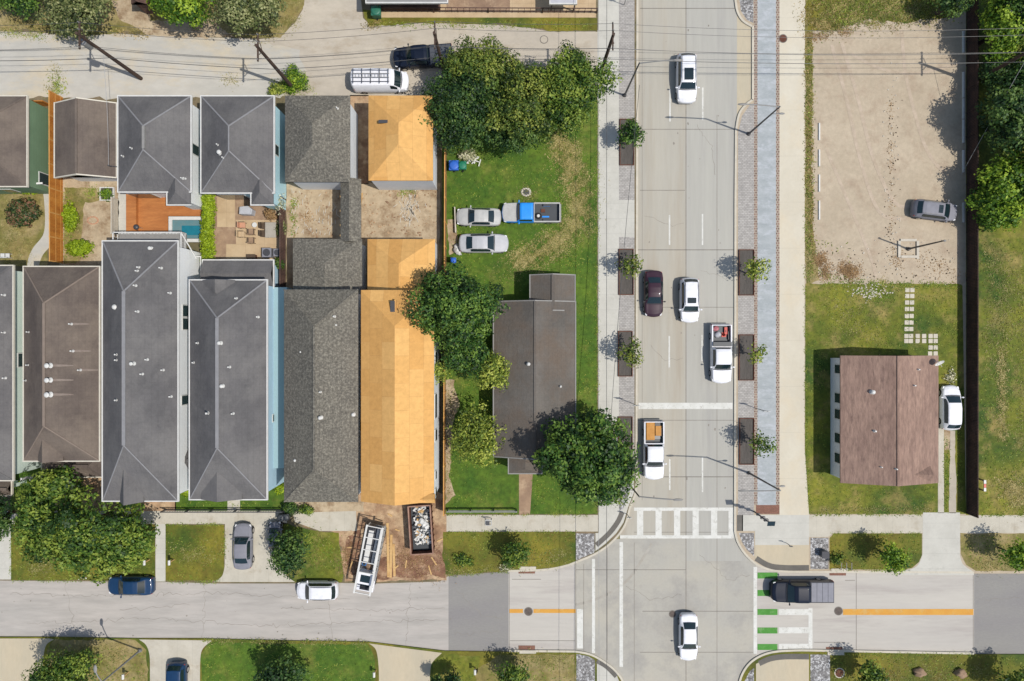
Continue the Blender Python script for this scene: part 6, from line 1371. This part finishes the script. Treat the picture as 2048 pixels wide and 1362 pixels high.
c=W(1814,498,BZ); t=thing('timber_frame','white timber rectangle laid round the light pole on the gravel lot','frame',tuple(c)); 
for a in ((1795,482,1800,515),(1832,482,1837,518),(1800,478,1832,483),(1801,511,1832,516)):
    p=W(a[0],a[1],BZ); q=W(a[2],a[3],BZ); m=MB(); m.box(p.x,q.y,BZ,q.x,p.y,BZ+.14); m.build('beam',X['ltwood'],t)
z=z3
def stone(label,px,py): 
    c=W(px,py,z); t=MB(); n=5; s=.21; t.prism([(c.x-s+.03,c.y-s),(c.x+s-.03,c.y-s),(c.x+s,c.y-s+.03),(c.x+s,c.y+s-.03),(c.x+s-.03,c.y+s),(c.x-s+.03,c.y+s),(c.x-s,c.y+s-.03),(c.x-s,c.y-s+.03)],z-.02,z+.03)
    o=t.build('stepping_stone',X['trimw'] if 0 else X['kerb']); tag(o,label,'stepping stone','square stepping stones in the lawn above the reddish brown house')
k=0
SP=[(x,y) for y in (580,592,605,618,632,645,658,672,682) for x in (1814.5-(y-580)*.02,1824.5-(y-580)*.03)]+[(1835,672),(1835,682),(1848,672),(1848,682),(1861,672),(1871,672),(1861,682),(1871,682),(1861,695),(1871,695),(1860,707),(1871,707)]
for i,(x,y) in enumerate(SP):
    if i<18: r_=i//2; l=f'{"left" if i%2==0 else "right"} stone in row {r_+1} from the top of the long double stepping path'
    elif i<22: l=f'{"upper" if y<680 else "lower"} stepping stone of the {"left" if x<1840 else "right"} pair crossing toward the house path'
    else: l=f'{"left" if x<1866 else "right"} stepping stone at {["first","second","third","fourth"][(i-22)//2]} pair down the short path to the house corner'
    stone(l,x,y)
# loose rubble by the lawn
m=MB()
for i in range(110):
    c=W(random.gauss(1744,20),random.gauss(584,8),BZ+.01); m.lump((c.x,c.y,c.z+.02),(random.uniform(.04,.12),random.uniform(.04,.1),.05),.5,6,4,seed=i)
for i in range(90):
    c=W(random.uniform(1764,1800) if i<50 else random.uniform(1660,1920),random.uniform(120,540) if i<50 else random.uniform(480,560),BZ+.01); m.lump((c.x,c.y,c.z+.01),(random.uniform(.04,.1),random.uniform(.04,.1),.04),.5,6,4,seed=i)
tag(m.build('loose_stones',X['ltwood']),kind='stuff')
m=MB()
for i in range(120):
    if i<50: x,y=random.gauss(1783,8),random.uniform(200,500)
    elif i<120: x,y=random.uniform(1640,1900),random.uniform(500,560)
    else: x,y=random.uniform(1640,1760),random.uniform(270,520)
    c=W(x,y,BZ+.01); m.lump((c.x,c.y,c.z+.01),(random.uniform(.03,.09),random.uniform(.03,.09),.04),.6,6,4,seed=i)
tag(m.build('dark_clods',X['bark']),kind='stuff')
m=MB()
for i in range(160):
    x,y=(random.gauss(820,10),random.gauss(418,16)) if i<90 else (random.uniform(580,690),random.uniform(380,470)); c=W(x,y,BZ+.02); a=random.gauss(0,.4)+1.5
    m.obox((c.x,c.y,c.z+.02),(math.cos(a),math.sin(a),0),(-math.sin(a),math.cos(a),0),(0,0,1),(random.uniform(.08,.3),.03,.015))
tag(m.build('wood_scraps',X['ltwood']),kind='stuff')
# --- trash bins
def bin_(label,px,py,mat,ang=0,s=.3,h=1.05):
    c=W(px,py,h); t=thing('trash_bin',label,'trash bin',(c.x,c.y,BZ),R(ang)); m=MB()
    m.tube([(0,0,.05),(0,0,h)],[s*.95,s*1.35],4); m.build('body',X[mat],t,local=True)
    m=MB(); q=s*1.02; m.lump((0,0,h+.03),(q,q*1.05,.08),.05,12,5); m.build('lid',X[mat],t,smooth=True,local=True)
    for sg in (1,-1): m=MB(); m.tube([(-.28,sg*.22,.12),(-.28,sg*.3,.12)],.11,10); m.build('wheel',X['tyre'],t,local=True)
bin_('bright blue bin beside the wood fence under the grove',908,331,'bluebin',45,.5); bin_('green bin right next to the bright blue bin',925,331,'greenbin',45,.42)
bin_('dark green bin at the left end of the top patio railing',752,22,'dkgreenbin',45,.5,1.2)
bin_('dark blue bin in the shadow beside the fence under the silver sedan',907,521,'bluebin',45,.28); X['bluebin2']=X['p_navy']
bin_('left dark bin at the end of the sidewalk beside the new grey house',562,1035,'plastic',40,.34); bin_('right dark bin at the end of the sidewalk beside the new grey house',572,1034,'plastic',48,.32)
m=MB()
# metal junk near blue bin
c=W(944,318,.5); t=thing('scrap_metal','heap of pale metal scraps above the blue and green bins','scrap heap',(c.x,c.y,BZ)); m=MB()
for i in range(26):
    d=Vector((random.gauss(0,1),random.gauss(0,1),random.gauss(0,.5))).normalized(); u=Vector((0,0,1)).cross(d).normalized(); m.obox((random.gauss(0,.4),random.gauss(0,.25),.15+random.random()*.35),d,u,d.cross(u),(random.uniform(.1,.4),.05,.02))
m.build('pieces',X['trimw'],t,local=True)
c=W(914,500,.4); t=thing('tarp','crumpled white tarp at the tail of the silver sedan','tarp',(c.x,c.y,BZ)); m=MB(); m.lump((0,.15,.2),(.35,.45,.25),.9,12,8,seed=3); m.lump((.15,-.25,.15),(.3,.3,.2),.9,10,7,seed=8); m.build('cloth',X['trimw'],t,smooth=True,local=True)
c=W(1052,384,.2); t=thing('fire_ring','pale ash ring with dark scraps in the grass above the old pickup','fire ring',(c.x,c.y,BZ)); m=MB()
for i in range(12): a=i*.52; m.lump((math.cos(a)*.42,math.sin(a)*.36,.06),(.13,.1,.08),.5,7,5,seed=i)
m.build('stones',X['kerb'],t,local=True); m=MB(); m.cyl((0,0),.36,.0,.03,14); m.build('ash',X['dsteel'],t,local=True)
# --- deck, pool, patio furniture
c=W(320,426,.5); t=thing('deck','orange brown wooden deck behind the mid grey garage','deck',(c.x,c.y,BZ)); m=MB(); a=W(252,384,.45); b=W(402,468,.45); q=W(336,432,.45); m.box(a.x,b.y,.3,q.x,a.y,.45); m.box(q.x,q.y,.3,b.x,a.y,.45); m.build('planks',X['deck'],t)
m=MB(); a2=W(252,386,.9); b2=W(272,466,.9); m.box(a2.x,b2.y,.3,b2.x,a2.y,.9); m.build('bench',X['deck'],t)
c=W(372,458,.5); t=thing('pool','small plunge pool with a white rim and teal water beside the hedge','pool',(c.x,c.y,BZ)); zt=.55
def ring(m,x0,y0,x1,y1,w,z0,zz):
    a=W(x0,y0,zz); b=W(x1,y1,zz); m.box(a.x,b.y,z0,a.x+w,a.y,zz); m.box(b.x-w,b.y,z0,b.x,a.y,zz); m.box(a.x+w,a.y-w,z0,b.x-w,a.y,zz); m.box(a.x+w,b.y,z0,b.x-w,b.y+w,zz)
m=MB(); ring(m,337,433,409,484,.33,.2,zt); m.build('coping',X['trimw'],t); m=MB(); ring(m,344.5,440.5,401.5,476.5,1.0,.2,.40); m.build('ledge',X['poolt'],t)
a=W(345,441,.47); b=W(401,476,.47); m=MB(); m.box(a.x+.9,b.y+.3,.3,b.x,a.y-.5,.44); m.build('water',X['pool'],t)
def chair(label,px,py,ang,mat='cushion',g='patio chairs'):
    c=W(px,py,BZ); t=thing('patio_chair',label,'chair',tuple(c),R(ang),g); bx(t,'seat',X[mat],-.28,-.28,.35,.28,.28,.45); bx(t,'backrest',X[mat],-.34,-.28,.45,-.26,.28,.95)
    for x in (-.26,.26):
        for y in (-.26,.26): bx(t,'leg',X['bark'],x-.025,y-.025,0,x+.025,y+.025,.349)
    for y in (-.31,.31): bx(t,'armrest',X['bark'],-.28,y-.025,.58,.28,y+.025,.63)
chair('wide terracotta patio chair left of the round pale table',488,452,0,'cushion'); chair('second terracotta patio chair below the first one',486,470,0,'tan')
chair('brown patio chair just below the round pale table',506,465,90,'patio'); chair('brown patio chair at the lower end of the seating group',506,482,90,'patio')
c=W(512,451,BZ); t=thing('side_table','small round pale table between the patio chairs','table',tuple(c)); m=MB(); m.cyl(c,.05,BZ,.5,8); m.build('leg',X['steel'],t); m=MB(); m.cyl(c,.25,.5,.54,18); m.build('table_top',X['trimw'],t)
c=W(546,462,BZ); t=thing('dining_table','large grey rectangular patio table beside the dark fence','table',tuple(c)); m=MB(); m.box(c.x-.55,c.y-.75,.72,c.x+.5,c.y+.75,.78); m.build('table_top',X['stoneg'],t)
for x in (-.45,.4):
    for y in (-.65,.65): m=MB(); m.box(c.x+x-.04,c.y+y-.04,BZ,c.x+x+.04,c.y+y+.04,.719); m.build('leg',X['steel'],t)
for i,(x,y,a_,l) in enumerate(((532,453,0,'upper dark metal chair on the left side of the grey patio table'),(532,469,0,'lower dark metal chair on the left side of the grey patio table'))): chair(l,x,y,a_,'dsteel' if 0 else 'bark')
c=W(492,421,1.0); t=thing('grill_cover','light grey fabric cover over a grill beside the garage wing','cover',(c.x,c.y,BZ)); m=MB(); P_=[(-.65,-.35),(.55,-.4),(.65,.1),(.2,.45),(-.6,.35)]; m.prism(P_,.0,.95); m.build('fabric',X['canopy'],t,local=True); m=MB(); m.prism([(x*.8,y*.8) for x,y in P_],.95,1.03); m.build('top',X['canopy'],t,local=True)
for i,(x,l) in enumerate(((536,'larger grey air unit by the back wing of the charcoal house'),(557,'smaller grey air unit next to the larger one'))):
    c=W(x,506,.5); t=thing('air_conditioner',l,'air unit',(c.x,c.y,BZ)); s_=.45-.08*i; bx(t,'case',X['p_lgrey'],-s_,-s_,0,s_,s_,.8); m=MB(); m.cyl((0,0),s_*.8,.8,.84,18); m.build('fan_grille',X['dsteel'],t,local=True)
c=W(504,515,.4); t=thing('storage_box','brown storage box against the back wing roof of the charcoal house','box',(c.x,c.y,BZ)); bx(t,'body',X['rust'],-.42,-.25,0,.42,.25,.5); bx(t,'lid',X['bark'],-.44,-.27,.5,.44,.27,.56)
c=W(213,388,.3); t=thing('garden_bed','white framed raised bed with herbs in the sandy yard','garden bed',(c.x,c.y,BZ)); m=MB(); ring(m,199,374,227,401,.09,BZ,.4)
m.build('frame',X['trimw'],t); m=MB(); a=W(201,376,.2); b=W(225,399,.2); m.box(a.x,b.y,BZ,b.x,a.y,.26); m.build('soil',X['soil'],t)
c=W(186,441,.1); t=thing('stone_ring','pale ring of edging stones in the sandy yard','stone ring',(c.x,c.y,BZ)); m=MB()
for i in range(15): a_=i*.42+.3; m.lump((math.cos(a_)*.52,math.sin(a_)*.36,.04),(.1,.07,.07),.4,7,5,seed=i)
m.build('stones',X['cushion'],t,local=True)
c=W(7,512,.4); 
for i in range(2):
    c=W(3+i*10,511,.7); t=thing('garden_chair',('left' if i==0 else 'right')+' white garden chair at the lower left yard','chair',(c.x,c.y,BZ),0,'white garden chairs'); bx(t,'seat',X['trimw'],-.2,-.22,.4,.2,.22,.46); bx(t,'backrest',X['trimw'],-.2,-.26,.46,.2,-.2,.85)
    for x in (-.17,.17):
        for y in (-.19,.19): bx(t,'leg',X['trimw'],x-.02,y-.02,0,x+.02,y+.02,.4)
c=W(275,455,.9); t=thing('barbecue','small dark round barbecue on the wooden deck','barbecue',(c.x,c.y,.45)); m=MB(); m.lump((0,0,.7),(.28,.28,.2),.0,14,8); m.build('kettle',X['dsteel'],t,smooth=True,local=True)
for i in range(3): m=MB(); a_=i*2.1; m.tube([(math.cos(a_)*.15,math.sin(a_)*.15,.6),(math.cos(a_)*.3,math.sin(a_)*.3,.0)],.02,6); m.build('leg',X['steel'],t,local=True)
def mbox(label,px,py,mat='trimw'):
    c=W(px,py,BZ); t=thing('mailbox',label,'mailbox',tuple(c)); m=MB(); m.box(c.x-.05,c.y-.05,BZ,c.x+.05,c.y+.05,1.0); m.build('post',X['lumber'],t); m=MB(); m.tube([(c.x,c.y-.24,1.12),(c.x,c.y+.24,1.12)],.12,10); m.build('box',X[mat],t)
mbox('white mailbox on the lawn strip left of the narrow walkway',299,1119); mbox('white mailbox on the lawn strip right of the narrow walkway',348,1119); mbox('small white mailbox beside the bottom left lamp post',257,1344); mbox('white mailbox by the bottom tan driveway',752,1340); mbox('white sign shaped mailbox on the bottom verge left of the young tree',951,1335)
c=W(977,1046,.6); t=thing('trolley','small white frame trolley standing on the sidewalk below the grass lot','trolley',(c.x,c.y,BZ)); m=MB()
for a_,b_ in (((-.3,-.35,.1),(-.3,.35,.1)),((.3,-.35,.1),(.3,.35,.1)),((-.3,.35,.1),(-.3,.35,.9)),((.3,.35,.1),(.3,.35,.9)),((-.3,.35,.9),(.3,.35,.9)),((-.3,-.35,.1),(.3,-.35,.1)),((-.3,0,.1),(.3,0,.1)),((-.3,.35,.5),(.3,.35,.5))): m.bar(a_,b_,.05)
m.build('frame',X['trimw'],t,local=True); bx(t,'tray',X['dsteel'],-.24,-.3,.13,.1,.25,.25)
c=W(1965,970,.5); t=thing('barricade','small red and white striped barricade beside the dark fence','barricade',(c.x,c.y,BZ)); 
for i in range(3): bx(t,'board',X['trimw'] if i!=1 else X['redp'],-.12,-.55+i*.38,.7,.1,-.2+i*.38,.78)
for y in (-.5,.5): bx(t,'leg',X['dsteel'],-.16,y-.03,0,.16,y+.03,.699)
for i,(x,y,l) in enumerate(((1838,1345,'pale boulder in the weeds of the bottom right verge, left of the other'),(1921,1346,'dark pale edged boulder in the bottom right verge near the corner'))):
    c=W(x,y,.3); t=thing('boulder',l,'boulder',(c.x,c.y,BZ)); m=MB(); m.lump((0,0,.2),(.55,.42,.38),.7,14,9,seed=40+i); m.build('rock',X['patio'],t,smooth=True,local=True)
c=W(165,1158,.1); t=thing('paper_scraps','white crumpled papers at the kerb under the big rounded tree','papers',(c.x,c.y,.02)); m=MB()
for i in range(4): m.lump((-.4+i*.25,(i%2)*.1,.06),(.13,.1,.05),.9,7,5,seed=i)
m.build('paper',X['trimw'],t,local=True)

sign('bluish sign on a post at the very top of the left sidewalk',1248,10,2.6,1,'p_blue',ps=(.5,.04,.5))
m=MB()
for i in range(260):
    if i<120: x,y=random.uniform(716,876),random.uniform(376,474)
    elif i<180: x,y=random.uniform(580,676),random.uniform(376,474)
    else: x,y=random.uniform(690,880),random.uniform(1060,1158)
    c=W(x,y,BZ+.012); m.lump((c.x,c.y,c.z+.01),(random.uniform(.03,.14),random.uniform(.03,.12),.04),.6,6,4,seed=i)
tag(m.build('soil_lumps',X['dirt']),kind='stuff')

def deck_load(lb,x,y,mat,sx,sy,sz):
    w=[o for o in COL.objects if o.name=='work_truck'][0]
    item('crate',lb,'crate',loc(w,x,y*.84,1.06),lambda t:(bx(t,'body',X[mat],-sx,-sy,0,sx,sy,sz),bx(t,'lid',X['trimblk'],-sx*.8,-sy*.8,sz,sx*.8,sy*.8,sz+.03)),w.rotation_euler.z)
deck_load('dark crate on the rear deck of the white flatbed truck',-3.0+.1,-.5,'dsteel',.18,.3,.9)
deck_load('blue crate beside the cab of the white flatbed truck',.75,-.6,'p_cab',.16,.2,.4)
for i in range(9):
    x,y=[(700,1095),(792,1135),(812,1128),(868,1122),(795,1060),(880,1080),(702,1130),(860,1140),(780,1030)][i]
    sheet(['short offcut left of the flatbed truck','offcut right of the long boards','offcut between boards and dumpster','offcut behind the dumpster','offcut left of the dumpster','offcut right of the dumpster','lower offcut left of the flatbed truck','offcut near the street edge of the muddy site','offcut above the long boards'][i],x,y,.5+.15*(i%4),.12,.04,X['lumber'],i*41)
